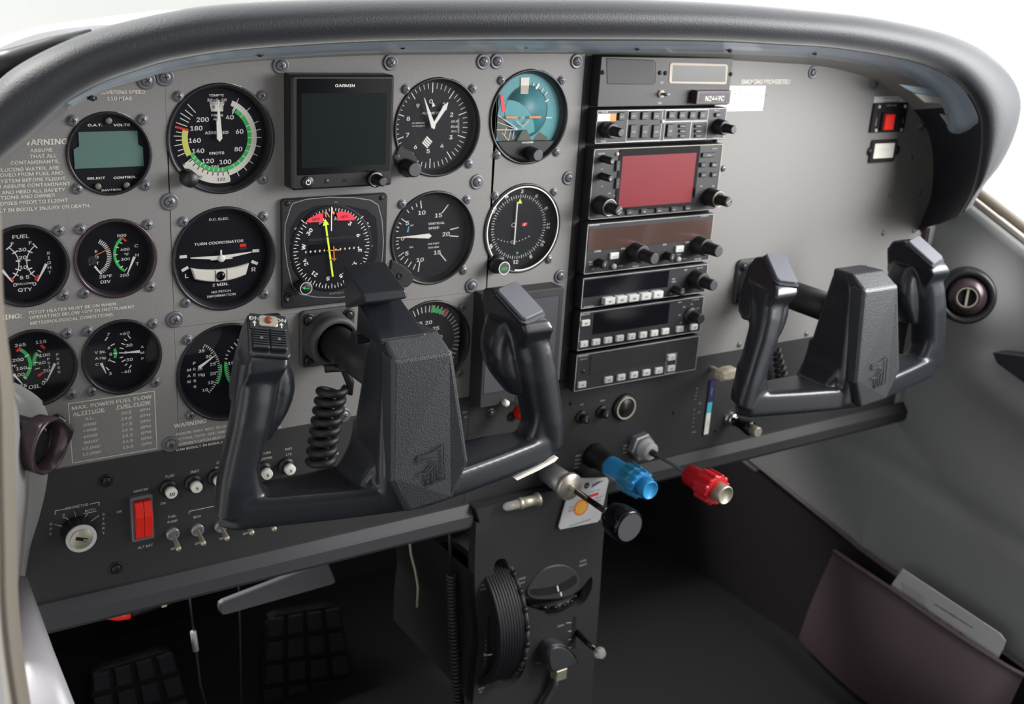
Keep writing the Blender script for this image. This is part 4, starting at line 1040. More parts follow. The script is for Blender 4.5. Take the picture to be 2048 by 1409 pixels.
# transponder
root, b = unit('transponder', 'radio unit with black window and white keys numbered 0 to 7', -170.9, -210.0)
marks(b, 'z6', [('BENDIX/KING', 192, 795, 1.8), ('IDENT', 913, 702, 1.8), ('KT 76C TSO', 1032, 682, 1.5), ('SBY', 945, 738, 1.8), ('ON', 1003, 717, 1.8), ('ALT', 1050, 748, 1.8), ('OFF', 912, 800, 1.8), ('TST', 920, 858, 1.8)]); b.build('faceplate', root)
xa = Q('z6', 255, 850, RW)[0]; xb = Q('z6', 828, 780, RW)[0]; b = MB(); b.rbox(xa, xb, -195, -173.5, .4, RW, RW + .4, 'smoke_window', .1); b.build('display_window', root)
key(root, 'z6', 200, 865, 10, 6, 'key_white', 2.4, 'IDT', 'ink', 2.2)
for i, (X, Y) in enumerate(((187, 1025), (280, 1010), (371, 996), (461, 981), (550, 968), (638, 955), (723, 942), (808, 928))): key(root, 'z6', X, Y, 9.2, 6.0, 'key_white', 2.6, str(i), 'ink', 2.7)
key(root, 'z6', 918, 910, 9.2, 6, 'key_white', 2.6, 'CLR', 'ink', 2.1); key(root, 'z6', 1026, 896, 9.2, 6, 'key_white', 2.6, 'VFR', 'ink', 2.1)
x, z = Q('z6', 1080, 832, 26); knob(root, x - 1, z, RW, 26, 5.8, 'selector_knob', tip='button_dark'); b = MB(); b.lathe([(9, RW), (8.6, RW + 1.5), (7, RW + 2.5)], x - 3, z, 'knob_black', 40); b.build('knob_skirt', root)

# autopilot
root, b = unit('autopilot', 'lowest unit of the radio stack, black window, white keys and framed UP and DN keys', -213.5, -251.8)
marks(b, 'z6', [('BENDIX/KING', 180, 1112, 1.8), ('KAP 140', 180, 1135, 2.0)])
q_ = [Q('z6', *p, RW) for p in ((815, 1102), (890, 1093), (885, 1235), (812, 1246))]; b.pline([(q_[0][0], q_[0][1]), (q_[1][0], q_[0][1]), (q_[1][0], q_[2][1]), (q_[0][0], q_[2][1])], .45, RW + .09, 'nylon', True); b.build('faceplate', root)
xa = Q('z6', 232, 1150, RW)[0]; xb = Q('z6', 802, 1080, RW)[0]; b = MB(); b.rbox(xa, xb, -236, -216.5, .4, RW, RW + .4, 'smoke_window', .1); b.build('display_window', root)
for X, Y, t in ((173, 1335, 'AP'), (375, 1297, 'HDG'), (472, 1279, 'NAV'), (568, 1261, 'APR'), (663, 1243, 'REV'), (757, 1227, 'ALT'), (855, 1127, 'UP'), (851, 1210, 'DN')): key(root, 'z6', X, Y, 9.6, 6.2, 'key_white', 2.6, t, 'ink', 2.2)
x, z = Q('z6', 177, 1232, RW); b = MB(); b.lathe([(2.2, RW), (2.0, RW + .6), (0, RW + .8)], x, z, 'button_dark', 24); b.build('light_sensor', root)

# ================================================================ things on the right panel
x0, zt = Q('r8', 203, 290); x1, zb = Q('r8', 395, 446)
b = MB(); b.rbox(x0 - 20, x1, zb, zt, .5, 0, .4, 'paper')
for i in range(2):
    for j in range(7):
        x, z = x0 + 3 + j * 7, zt - 9 - i * 13 - j * .2; b.line((x, z), (x + 1.5, z + 2.4), .4, .5, 'ink_grey'); b.line((x + 1.5, z + 2.4), (x + 2.6, z - .5), .4, .5, 'ink_grey'); b.line((x + 3.2, z + .2), (x + 5, z + 1.2), .4, .5, 'ink_grey')
solo(b, 'paper_label', 'small white handwritten paper label on the grey right panel', 'label', (x0, zb, 0))

x0, zt = Q('r8', 1112, 400, 3); x1, zb = Q('r8', 1285, 580, 3)
root = thing('emergency_beacon_switch', 'small black plate with a square red rocker switch on the right panel', 'switch', ((x0 + x1) / 2, zb, 0))
b = MB(); b.rbox(x0 - 1, x1 + 1, zb, zt, 1, 0, 3, 'bezel_black', .5); x, z = Q('r8', 1210, 412, 3); b.text('EMERGENCY LOCATOR', x, z, 2.2, 3.1, 'nylon', sx=.6, bold=0)
b.text('ARM', x - 2, z - 8, 3, 3.1, 'nylon', bold=0); b.text('RESET', x0 + 5, (zt + zb) / 2 - 4, 2.6, 3.1, 'nylon', rot=90, bold=0); b.text('TEST', x1 - 4, (zt + zb) / 2 - 4, 2.6, 3.1, 'nylon', rot=90, bold=0); b.build('plate', root)
x, z = Q('r8', 1197, 520, 8); b = MB(); b.rbox(x - 9, x + 9, z - 10, z + 10, 1, 3, 6, 'recess', .4); b.rbox(x - 7.6, x + 7.6, z - 8.5, z + 8.5, 1, 6, 9, 'rocker_red', .8); b.build('rocker', root)
for X, Y in ((1132, 422), (1297, 420), (1110, 572), (1272, 568)): x, z = Q('r8', X, Y, 3); b = MB(); b.lathe([(2.0, 3), (1.8, 4), (0, 4.2)], x, z, 'nylon', 16); b.build('screw', root)
x0, zt = Q('r8', 1100, 358); x1, zb = Q('r8', 1315, 392)
b = MB(); b.box(x0, x1, zb - 1, zt, 0, .6, 'nylon'); b.text('FOR AVIATION EMERGENCY USE ONLY', (x0 + x1) / 2, (zt + zb) / 2 + 1.3, 2.4, .7, 'ink', sx=.55, bold=0); b.text('UNAUTHORIZED OPERATION PROHIBITED', (x0 + x1) / 2, (zt + zb) / 2 - 2.4, 2.2, .7, 'ink', sx=.55, bold=0)
solo(b, 'warning_label', 'thin pale strip label above the red rocker switch', 'label', (x0, zb, 0))
x0, zt = Q('r8', 1098, 633, 2); x1, zb = Q('r8', 1222, 770, 2)
root = thing('hour_meter', 'small framed hour meter with a bright white window below the red switch', 'meter', ((x0 + x1) / 2, zb, 0))
b = MB(); b.rbox(x0 - 2, x1 + 1, zb, zt, 2.5, 0, 3, 'bezel_plum', .8); b.build('frame', root)
b = MB(); b.rbox(x0 + 2.5, x1 - 4, zb + 5, zt - 4, 1, 3, 3.2, 'white'); b.text('00123', (x0 + x1) / 2, (zt + zb) / 2 + 2, 4, 3.3, 'nylon', bold=0); b.build('window', root)
for X, Y in ((1072, 704), (1240, 697)): screw(root, *Q('r8', X, Y), 'black')

# ================================================================ lower black switch panels
pr = MB()
pr_items = [('MASTER', 931, 661, 2.7), ('FLAP', 1123, 567, 2.9), ('INST', 1286, 537, 2.9), ('AVN', 1452, 476, 2.9), ('BUS', 1445, 512, 2.9), ('TURN', 1760, 415, 2.7), ('COORD', 1760, 450, 2.7), ('INST', 1907, 388, 2.7), ('LTS', 1908, 424, 2.7), ('ON', 788, 803, 2.8), ('ON', 1077, 748, 2.8),
            ('ALT BAT', 960, 1032, 2.9), ('FUEL', 1137, 834, 2.8), ('PUMP', 1140, 867, 2.8), ('BCN', 1302, 836, 2.8), ('OFF', 1150, 1047, 2.8), ('OFF', 1308, 1012, 2.8), ('OFF', 1468, 980, 2.8), ('OFF', 1624, 947, 2.8), ('MAGNETOS', 507, 768, 2.9), ('R', 423, 825, 2.8), ('L', 497, 808, 2.8), ('BOTH', 595, 793, 2.8)]
for t, X, Y, h in pr_items: x, z = Q('l1', X, Y); pr.text(t, x, z, h, .12, 'placard', sx=.8, bold=0.0)
x, z = Q('g', 668, 908); pr.text('AVIONICS', x - 3, z, 2.7, .12, 'placard', sx=.85, bold=0)
for wd, X, Y, dY in (('OFF', 336, 885, 33), ('START', 683, 820, 31)):
    for i, c in enumerate(wd): x, z = Q('l1', X, Y + dY * i); pr.text(c, x, z, 2.7, .12, 'placard', bold=0)
for pts in (((363, 825), (365, 800), (428, 788)), ((590, 757), (655, 742), (653, 768)), ((1248, 822), (1250, 803), (1420, 768)), ((362, 890), (420, 905)), ((435, 845), (460, 868)), ((412, 845), (435, 845)), ((497, 828), (505, 845)), ((577, 820), (560, 845)), ((550, 820), (637, 803)), ((655, 830), (602, 868))):
    pr.pline([Q('l1', *p) for p in pts], .45, .12, 'placard')
pr.box(-120, -119, -1000, -999, 0, 0.1, 'placard') if False else None
b = flat_with_holes('x', [(-185, -352), (228, -352), (228, -242.5), (-185, -242.5)], [], 'panel_black', -2, 0, None, pr)
swp = solo(b, 'switch_panel', 'black lower left switch panel printed with MASTER, FLAP and MAGNETOS labels', 'panel', (20, -352, 0))
for X, Y in ((700, 600), (765, 1178)): screw(swp, *Q('l1', X, Y), 'black')
# ignition
x, z = Q('l1', 538, 985, 14); root = thing('ignition_switch', 'round key ignition switch with a pale ring in the lower left switch panel', 'switch', (x, z, 0))
b = MB(); b.lathe([(12.5, 0), (12.5, 4), (11.5, 12), (11.3, 13)], x, z, 'dark_metal', 48); b.build('barrel', root)
b = MB(); b.lathe([(11.4, 12.9), (11.4, 14), (10.6, 14.4), (8.4, 14.2)], x, z, 'nylon', 48); b.build('ring', root)
b = MB(); b.lathe([(8.4, 13), (8.2, 14.6), (7.6, 15)], x, z, 'satin_metal', 48); b2 = MB(Matrix.Translation((x, z, 15.05)) @ Matrix.Rotation(R(-22), 4, 'Z')); b2.box(-4.6, 4.6, -1.4, 1.4, 0, .1, 'recess'); b2.box(1.2, 4.4, -.6, .6, .1, .8, 'satin_metal'); b2.build('keyhole', b.build('key_cylinder', root))
# master rocker
q0 = Q('l1', 860, 725, 6); q1 = Q('l1', 1030, 985, 6); x0, x1, zt, zb = q0[0] + .5, q1[0] - .5, q0[1], q1[1]
root = thing('master_switch', 'double red rocker master switch in a dark frame', 'switch', ((x0 + x1) / 2, zb, 0))
b = MB(); b.rbox(x0, x1, zb, zt, 1.2, 0, 5, 'screw_grey', .7); b.rbox(x0 + 2, x1 - 2, zb + 2.6, zt - 2.6, .4, 4.6, 5.06, 'recess'); b.build('frame', root)
xm = (x0 + x1) / 2
for a, c in ((x0 + 2.3, xm - .25), (xm + .25, x1 - 2.3)):
    z0, z1 = zb + 3.2, zt - 3.2; zm = z0 + (z1 - z0) * .62
    b = MB(); prof = [(z0, 4), (z0, 6.2), (zm, 10.5), (z1, 9.0), (z1, 4)]
    vs = [(u, p[0], p[1]) for u in (a, c) for p in prof]; b.add(vs, [(0, 1, 2, 3, 4), (9, 8, 7, 6, 5)] + [(i, (i + 1) % 5, (i + 1) % 5 + 5, i + 5) for i in range(5)], 'rocker_red'); b.build('rocker', root, bev=.5)


def breaker(X, Y, k, num, label, d=11):
    x, z = Q(k, X, Y, d); root = thing('circuit_breaker', label, 'circuit breaker', (x, z, 0), 'push circuit breakers in the switch panel')
    b = MB(); b.lathe([(7.2, 0), (7.2, 2), (6.6, 2.6), (5.4, 2.6), (5.2, 6), (4.9, 7)], x, z, 'knob_black', 36); b.build('collar', root)
    b = MB(); b.lathe([(4.6, 6.5), (4.6, d - .4), (4.2, d)], x, z, 'white', 36); b.text(num, x, z, 3.6, d + .1, 'ink', bold=.02, sx=.9); b.build('button', root)


breaker(1137, 687, 'l1', '10', 'white push breaker button marked 10 below the word FLAP')
breaker(1303, 650, 'l1', '5', 'white push breaker button marked 5 below the word INST, left of the yoke grip')
breaker(1455, 610, 'l1', '5', 'push breaker button mostly hidden behind the left yoke grip')
breaker(1770, 563, 'l1', '5', 'white push breaker button marked 5 below the words TURN COORD')
breaker(1922, 533, 'l1', '5', 'white push breaker button marked 5 below the words INST LTS')


def toggle(X, Y, X2, Y2, label, k='l1'):
    x, z = Q(k, X, Y, 4); root = thing('toggle_switch', label, 'switch', (x, z, 0), 'toggle switches in the lower left switch panel')
    b = MB(); b.lathe([(5.4, 0), (5.4, 3), (4.8, 3.6), (3.4, 3.6), (3.2, 2.4)], x, z, 'nut_grey', 12, smooth=False); b.build('nut', root)
    x2, z2 = Q(k, X2, Y2, 22); b = MB(); b.tube([(x, z, 1), (x + (x2 - x) * .3, z + (z2 - z) * .3, 8), (x2, z2, 21), (x2, z2, 22)], [1.6, 1.6, 2.3, 1.9], 'satin_metal', 16); b.build('lever', root)


toggle(1147, 960, 1182, 1056, 'toggle switch under the words FUEL PUMP')
toggle(1310, 935, 1347, 1020, 'toggle switch under the letters BCN')
toggle(1465, 910, 1503, 987, 'toggle switch half hidden at the lower left corner of the yoke')
toggle(1630, 880, 1667, 950, 'toggle switch hidden behind the yoke bar with only its tip showing')
toggle(1780, 850, 1815, 925, 'rightmost toggle switch, almost wholly behind the yoke bar')

# centre and right lower black panel
pr = MB()
for t, k, X, Y, h, kw in (('PROP', 'c5', 717, 433, 2.8, {}), ('PUSH', 'c5', 715, 460, 2.8, {}), ('INCR', 'c5', 710, 486, 2.8, {}), ('RPM', 'c5', 703, 512, 2.8, {}), ('MIX', 'c5', 1027, 367, 2.8, {}), ('PULL', 'c5', 1028, 388, 2.8, {}), ('LEAN', 'c5', 1028, 411, 2.8, {}),
                          ('210', 'c5', 738, 95, 2.4, {}), ('ADSB', 'c5', 875, 70, 2.4, {}), ('CABIN HT', 'c5', 1710, 158, 2.6, {}), ('PULL', 'c5', 1695, 180, 2.6, {}), ('ON', 'c5', 1680, 205, 2.6, {}), ('10°', 'c5', 1520, 88, 2.2, {}), ('20°', 'c5', 1513, 148, 2.2, {}), ('FULL', 'c5', 1480, 277, 2.4, {}), ('VOLT', 'y2', 630, 765, 2.4, {}), ('ALT', 'y2', 634, 790, 2.4, {})):
    x, z = Q(k, X, Y); pr.text(t, x, z, h, .12, 'nylon', bold=0, sx=.85)
for i, c in enumerate('WING'): x, z = Q('c5', 1500 - i * 4, -10 + i * 24); pr.text(c, x, z, 2.2, .12, 'nylon', bold=0)
for i, c in enumerate('FLAPS'): x, z = Q('c5', 1484 - i * 3, 130 + i * 28); pr.text(c, x, z, 2.2, .12, 'nylon', bold=0)
b = flat_with_holes('x', [(228.5, -374), (870, -374), (870, -243.5), (499, -243.5), (499, -252), (228.5, -252)], [], 'panel_black', -2, 0, None, pr)
b.box(228.5, 499, -252.2, -244, -3, -1, 'panel_black')
lp = solo(b, 'lower_panel', 'black lower centre and right panel around the engine controls and flap lever', 'panel', (500, -374, 0))
x0, z1 = P(1395, 748); x1, z0 = P(1385, 905)
for X, Y in ((770, 200), (905, 165)):
    x, z = Q('c5', X, Y, 9); t = thing('circuit_breaker', {770: 'dark push breaker marked 1 below the number 210', 905: 'dark push breaker marked 3 left of the round power socket'}[X], 'circuit breaker', (x, z, 0), 'dark breakers beside the power socket')
    b = MB(); b.lathe([(6.8, 0), (6.8, 2), (5, 2.8)], x, z, 'knob_black', 36); b.build('collar', t); b = MB(); b.lathe([(4.4, 2.4), (4.4, 9), (4, 9.4)], x, z, 'knob_black', 32); b.text({770: '1', 905: '3'}[X], x, z, 3.6, 9.5, 'nylon', bold=0); b.build('button', t)
x, z = Q('c5', 1030, 122, 4); t = thing('power_socket', 'round power socket with a pale metal ring and dark cap', 'socket', (x, z, 0))
b = MB(); b.lathe([(14.5, 0), (14.5, 2), (12.6, 4.4)], x, z, 'bezel_black', 48); b.build('collar', t); b = MB(); b.lathe([(12.2, 4), (12.2, 5.2), (11.2, 5.4), (10.4, 5.0), (10.4, 4)], x, z, 'beige', 48, cap=False); b.build('ring', t); b = MB(); b.lathe([(10.4, 3), (10.2, 4.6)], x, z, 'bezel_black', 48); b.build('cap', t)
for X, Y in ((665, 90), (1345, 152), (1620, 270)): screw(lp, *Q('c5', X, Y), 'tiny')
# flap control
x0, zt = Q('r7', 145, 1030, 1.5); x1, zb = Q('r7', 100, 1375, 1.5); xc = (x0 + x1) / 2 + .6
root = thing('flap_position_scale', 'narrow flap position strip in navy, cyan and white', 'indicator', (xc, zb, 0))
b = MB(); hgt = zt - zb; b.box(xc - 4.5, xc + 4.5, zb - 1, zt + 1, 0, 1, 'recess'); b.box(xc - 3.2, xc + 3.2, zb, zb + hgt * .40, 1, 1.5, 'white'); b.box(xc - 3.2, xc + 3.2, zb + hgt * .40, zb + hgt * .60, 1, 1.5, 'cyan'); b.box(xc - 3.2, xc + 3.2, zb + hgt * .60, zt, 1, 1.5, 'navy'); b.text('85 KTS', xc, zb + hgt * .2, 1.9, 1.6, 'ink', rot=90, bold=0); b.text('110 KTS', xc, zb + hgt * .8, 1.9, 1.6, 'nylon', rot=90, bold=0); b.build('strip', root)
x, z = Q('r7', 245, 1000, 26); root = thing('flap_lever', 'beige flap lever knob left of the right yoke', 'lever', (x - 8, z + 3, 0))
b = MB(); pts = [(x - 13, z + 1), (x - 11, z + 6), (x - 3, z + 8.5), (x + 9, z + 8), (x + 14, z + 3), (x + 13, z - 3), (x + 2, z - 5), (x - 11, z - 4)]; b.prism(pts, 18, 30, 'beige', 2.5); b.build('lever_knob', root, bev=.5); b = MB(); b.box(x - 2, x + 3, z - 1, z + 2, 0, 19, 'satin_metal'); b.build('lever_arm', root)
# ================================================================ glareshield (padded hood)
def hood_row(h, i):
    c1, c05, c0, out = h
    a = Vector(P(c1[0], c1[1], 85)); o = Vector(P(out[0], out[1], 88))
    row = [P(c0[0], c0[1], 1) + (-1,), P(c05[0], c05[1], 38) + (38,), (a.x, a.y, 85)]
    n = 12
    for k in range(1, n):
        t = math.pi * k / n; f = (1 - math.cos(t)) / 2; w = 86 + 24 * math.sin(t)
        q = P(c1[0] + (out[0] - c1[0]) * f, c1[1] + (out[1] - c1[1]) * f, w); row.append((q[0], q[1], w))
    row.append((o.x, o.y, 86))
    c = Vector(row[0][:2]); th = (o - a)
    for w in (66, 36, 0):
        f = w / 86; q = c + (a - c) * f + th * (.97 - .12 * (1 - f)); row.append((q.x, q.y, w))
    inw = Vector((300 - o.x, -60 - o.y)).normalized()
    for w, s_ in ((-40, 6), (-160, 20), (-330, 45), (-515, 75)): row.append((q.x + inw.x * s_, q.y + inw.y * s_, w))
    return row


mat('liner', '8e8c88', 0.5)
hrows = [hood_row(h, i) for i, h in enumerate(HOOD)]
# two in-between rows for a smooth curve (Catmull-Rom along the rows)
def cr(p0, p1, p2, p3, t):
    return tuple(0.5 * ((2 * b) + (-a + c) * t + (2 * a - 5 * b + 4 * c - d) * t * t + (-a + 3 * b - 3 * c + d) * t ** 3) for a, b, c, d in zip(p0, p1, p2, p3))


def dense(rows, k=4):
    out = []
    n = len(rows)
    for i in range(n - 1):
        for j in range(k):
            t = j / k; out.append([cr(rows[max(i - 1, 0)][c], rows[i][c], rows[i + 1][c], rows[min(i + 2, n - 1)][c], t) for c in range(len(rows[0]))])
    out.append(rows[-1]); return out


dr = dense(hrows)
b = MB(); sheet(b, [r[2:] for r in dr], 'leather_black'); sheet(b, [r[:3] for r in dr[64:]], 'leather_black'); sheet(b, [r[:3] for r in dr[:13]], 'leather_black')
e = dr[-1]; b.add(e[:16], [tuple(range(16))], 'leather_black')
# thickness behind: inner lining offset
hood = solo(b, 'glareshield', 'black padded leather glareshield arching over the whole instrument panel', 'glareshield', (300, 60, 0))
hood['_o'] = (300.0, 60.0, 0.0)
b = MB(); sheet(b, [r[:3] for r in dr[12:65]], 'liner'); b.build('liner', hood)

# light lens strip under the hood
L0, L1 = 3, 18
lrows = []
for i in range(L0, L1):
    h = HOOD[i]
    a = Vector(P(*h[0], 86)); c = Vector(P(*h[1], 40)); inw = Vector((300 - a.x, -60 - a.y)).normalized() * 1.0
    dd = 86
    row = []
    for k in range(7):
        t = k / 6; q_ = a.lerp(c, t); bul = 1.6 * math.sin(math.pi * t) + (.7 if k in (2, 4) else 0)
        row.append((q_.x + inw.x * (1.5 + bul), q_.y + inw.y * (1.5 + bul), 85 - 45 * t))
    lrows.append(row)
endp = P(1938, 268, 60); e = [(endp[0], endp[1], 78 - 3 * k) for k in range(7)]
m_ = lrows[-1][3]
lrows.append([tuple(Vector(lrows[-1][k]).lerp(Vector((endp[0], endp[1], 64)), .75) for k in [k_])[0] for k_ in range(7)]); 
lrows.append([(endp[0] + .3 * k, endp[1], 66 - k) for k in range(7)])
root = thing('light_strip', 'long translucent bluish light strip running under the glareshield edge', 'light', (300, 66, 60))
b = MB(); sheet(b, dense(lrows, 4), 'lens_clear'); b.build('lens', root)
# ivory reflector seen through / beside the lens on the right
b = MB()
dd = dense(lrows, 4); rr_ = [[Vector(r[j]) + Vector((0, 1.6, 0)) for j in (2, 3, 4)] for r in dd[2:-6]]
sheet(b, [[tuple(p) for p in r] for r in rr_], 'lens_ivory'); b.build('reflector', root)
for px, py in ((183, 196), (518, 108), (803, 93), (1049, 92), (1272, 96), (1457, 100), (1627, 106), (1776, 122), (1892, 170)):
    x, z = P(px, py, 62); b = MB(); b.T = Matrix.Translation((x, z, 63)); b.lathe([(2.0, 0), (1.8, 2), (0, 2.4)], 0, 0, 'screw_black', 14); b.rbox(-3, 3, -1, 1, .4, -.5, .8, 'screw_black'); b.build('screw', root)
b = MB()
for pts, m in ((((1795, 168), (1868, 178), (1940, 190), (1918, 205), (1900, 200), (1825, 185)), 'lens_blue'), (((1828, 187), (1868, 193), (1915, 200), (1905, 208), (1850, 205)), 'lens_ivory')):
    b.prism([P(p[0], p[1], 46) for p in pts], 44, 47, m, .6)
b.prism([P(p[0], p[1], 44) for p in ((1880, 228), (1905, 232), (1925, 245), (1918, 252), (1895, 248))], 43, 45, 'lens_ivory', .6)
b.prism([P(p[0], p[1], 50) for p in ((1925, 197), (1932, 199), (1912, 212), (1907, 210))], 48, 51, 'lens_ivory', .3)
b.build('lens_rib', root)

# ================================================================ yokes
def sq(c, A, B, n, k=24):
    c, A, B = Vector(c), Vector(A), Vector(B); out = []
    for i in range(k):
        t = 2 * math.pi * i / k; ct, st = math.cos(t), math.sin(t)
        out.append(c + A * (abs(ct) ** (2 / n)) * (1 if ct > 0 else -1) + B * (abs(st) ** (2 / n)) * (1 if st > 0 else -1))
    return out


def loft(b, secs, m='yoke_black'):
    k = len(secs[0]); vs = [p for s_ in secs for p in s_]; fs = []
    for i in range(len(secs) - 1):
        for j in range(k): fs.append((i * k + j, i * k + (j + 1) % k, (i + 1) * k + (j + 1) % k, (i + 1) * k + j))
    fs.append(tuple(reversed(range(k)))); fs.append(tuple(range(len(vs) - k, len(vs)))); b.add(vs, fs, m, True)


yb = MB()
# lower bar, a shallow tray
def front(u): return 172 - 26 * (abs(u) / 146) ** 1.1


secs = []
for i in range(25):
    u = -143 + 286 * i / 24; t = abs(u) / 143; f = front(u); bk = 96 + 6 * t; hgt = 10.5 if t < .97 else 8.5; bk = 114 + 4 * t + 14 * t ** 6
    if i in (0, 24): f -= 6; bk += 8
    secs.append(sq((u, -71.5 + 4 * t * t, (f + bk) / 2), (0, 0, (f - bk) / 2), (0, hgt + 1.5, 0), 6, 32))
loft(yb, secs)
for s_ in (-1, 1):
    # grip
    G = [((132, -70, 136), 12, 13), ((130.5, -58, 136), 12.5, 14), ((128, -45, 137), 13.5, 14), ((123, -25, 137), 14, 14), ((117, -3, 136), 14.5, 15), ((112, 14, 132), 15, 17), ((108, 26, 126), 15.5, 20), ((105, 36, 121), 15, 24)]
    loft(yb, [sq((s_ * c[0], c[1], c[2]), (s_ * a, a * .28, 0), (s_ * .28 * d_, -1, d_), 2.6, 28) for c, a, d_ in G])
    # foot fillets
    loft(yb, [sq((s_ * (128 - 3 * t - 8 * (1 - t) ** 2.4), -66 + 34 * t, 136), (s_ * (12.5 + 8 * (1 - t) ** 2.4), 0, 0), (0, 0, 13), 3, 28) for t in [i / 9 for i in range(10)]])
    # head: side profile extruded across the grip
    prof = [(96, 50), (103, 60), (116, 64), (148, 42.5), (151, 36), (144, 24), (128, 8), (114, 4), (103, 10), (96, 26)]
    vs = []
    for sd in (-1, 1):
        for (w_, v_) in prof: vs.append((s_ * (99 + (w_ - 84) * .14 - (v_ - 40) * .28 + sd * (9 + (w_ - 84) * .075)), v_, w_))
    k = len(prof); yb.add(vs, [tuple(range(k)), tuple(reversed(range(k, 2 * k)))] + [(i, (i + 1) % k, (i + 1) % k + k, i + k) for i in range(k)], 'yoke_black')
    # finger bulge at the rear inner side
    loft(yb, [sq((s_ * (106, 102, 98, 95, 93, 93, 95, 98)[i], -22 + 8.5 * i, 126 - 1.5 * i), (s_ * (6, 9, 11.5, 13, 13.5, 13, 12, 10)[i], 0, 0), (0, 0, (10, 12, 14, 15, 16, 16, 16, 14)[i]), 2.3, 28) for i in range(8)])
    # fillet from bar to column
    loft(yb, [sq((s_ * (30 - 3 * t), -66 + 40 * t, 137 + 1 * t), (s_ * (4 + 19 * (1 - t) ** 2.4), 0, 0), (0, 0, 22 + 2 * t), 5, 28) for t in [i / 9 for i in range(10)]])
# centre column
V = [(-76, 34, 170, 114), (-50, 34, 170, 114), (-20, 31, 164, 116), (10, 28, 159, 120), (27, 26, 156, 122), (38, 24, 150, 123), (46, 21, 142, 124)]
loft(yb, [sq((0, v, (f + k) / 2), (h, 0, 0), (0, 0, (f - k) / 2), 7, 36) for v, h, f, k in V])
tmp = yb.build('tmp')
rm = tmp.modifiers.new('r', 'REMESH'); rm.mode = 'VOXEL'; rm.voxel_size = 0.0014; rm.use_smooth_shade = True
smo = tmp.modifiers.new('s', 'SMOOTH'); smo.factor = 0.6; smo.iterations = 8
bpy.context.view_layer.update()
dg = bpy.context.evaluated_depsgraph_get()
yme = bpy.data.meshes.new_from_object(tmp.evaluated_get(dg)); bpy.data.objects.remove(tmp)
yme.materials.clear(); yme.materials.append(MT['yoke_black']); yme.polygons.foreach_set('use_smooth', [True] * len(yme.polygons)); yme.update()


def fw(u, v):
    """front face of the hub pad (tilted)"""
    return 167 + (35 - v) * .13 if v > -50 else 178 + (-50 - v) * -.04


# everything of the yoke is laid out about its shaft (0,0,0) and copied to both places
PROTO = MB(); PROTO_ROOT = thing('control_yoke', 'x', 'x', (0, 0, 0))
yo = bpy.data.objects.new('handlebar', yme); COL.objects.link(yo); yo.parent = PROTO_ROOT
# hub pad
ol = [(-24, 36), (22, 36), (33, -47), (22, -75), (-14, -78), (-27, -50)]
rows = []
n_ = 10
def edge(sc, dw): return [(u * sc + (0 if abs(sc - 1) < .01 else 0), v if sc <= 1 else v + (1.5 if v > 0 else -1), fw(u, v) + dw) for u, v in ol]
b = MB(); r0 = edge(1.10, -16); r1 = edge(1.06, -3); r2 = edge(1.0, 0)
b.add(r0 + r1 + r2, [(i, (i + 1) % 6, (i + 1) % 6 + 6, i + 6) for i in range(6)] + [(i + 6, (i + 1) % 6 + 6, (i + 1) % 6 + 12, i + 12) for i in range(6)] + [tuple(range(12, 18)), tuple(reversed(range(6)))], 'yoke_pad')
# sloping cap over the pad
cp = [(-24, 36, 167), (22, 36, 167), (24, 37, 152), (-26, 37, 152), (-24, 48, 149), (20, 48, 149), (-21, 47, 124), (18, 47, 124), (-22, 40, 124), (19, 40, 124)]
b.add(cp, [(0, 1, 5, 4), (4, 5, 7, 6), (0, 4, 6, 8, 3), (1, 2, 9, 7, 5), (3, 8, 9, 2), (0, 3, 2, 1), (6, 7, 9, 8)], 'yoke_pad')
hp = b.build('hub_pad', PROTO_ROOT, bev=2.2)
b = MB()


def stroke(pts, wd=1.0):
    for p, q_ in zip(pts, pts[1:]):
        a_, c_ = Vector(p), Vector(q_); d_ = (c_ - a_).normalized(); nn = Vector((-d_.y, d_.x)) * wd / 2
        L_ = [a_ + nn, a_ - nn, c_ - nn, c_ + nn]
        vs = [(t.x, t.y, fw(t.x, t.y) - .3) for t in L_] + [(t.x, t.y, fw(t.x, t.y) + .6) for t in L_]
        b.add(vs, [(4, 5, 6, 7), (0, 1, 5, 4), (1, 2, 6, 5), (2, 3, 7, 6), (3, 0, 4, 7)], 'yoke_pad')


stroke([(-8, -39.5), (-8, -36), (3, -35), (13.5, -31), (14.3, -57), (10, -58), (9.3, -43)]); stroke([(-8, -39.5), (1, -39.5), (7, -40.5)]); stroke([(-8, -49), (-1, -49), (6.5, -42)]); stroke([(-1, -50), (-.5, -59.5), (5, -59), (5.5, -47)])
b.build('embossed_emblem', PROTO_ROOT)
# shaft and boot
b = MB(); b.lathe([(14.5, 2), (14.5, 110)], 0, 0, 'rubber', 40); b.build('shaft', PROTO_ROOT)
b = MB(); b.rbox(-24.5, 24.5, -24.5, 24.5, 5, 0, 4.5, 'boot_rubber', 1.5)
b.lathe([(23, 4), (22, 9), (21, 14), (22.2, 17), (21.5, 21), (17.5, 22.5), (16.5, 20), (15, 12)], 0, 0, 'boot_rubber', 48, cap=False); bo = b.build('boot', PROTO_ROOT)
for sx in (-1, 1):
    for sz in (-1, 1): so_ = screw(PROTO_ROOT, sx * 18, sz * 17.5, 'black', 4.5)


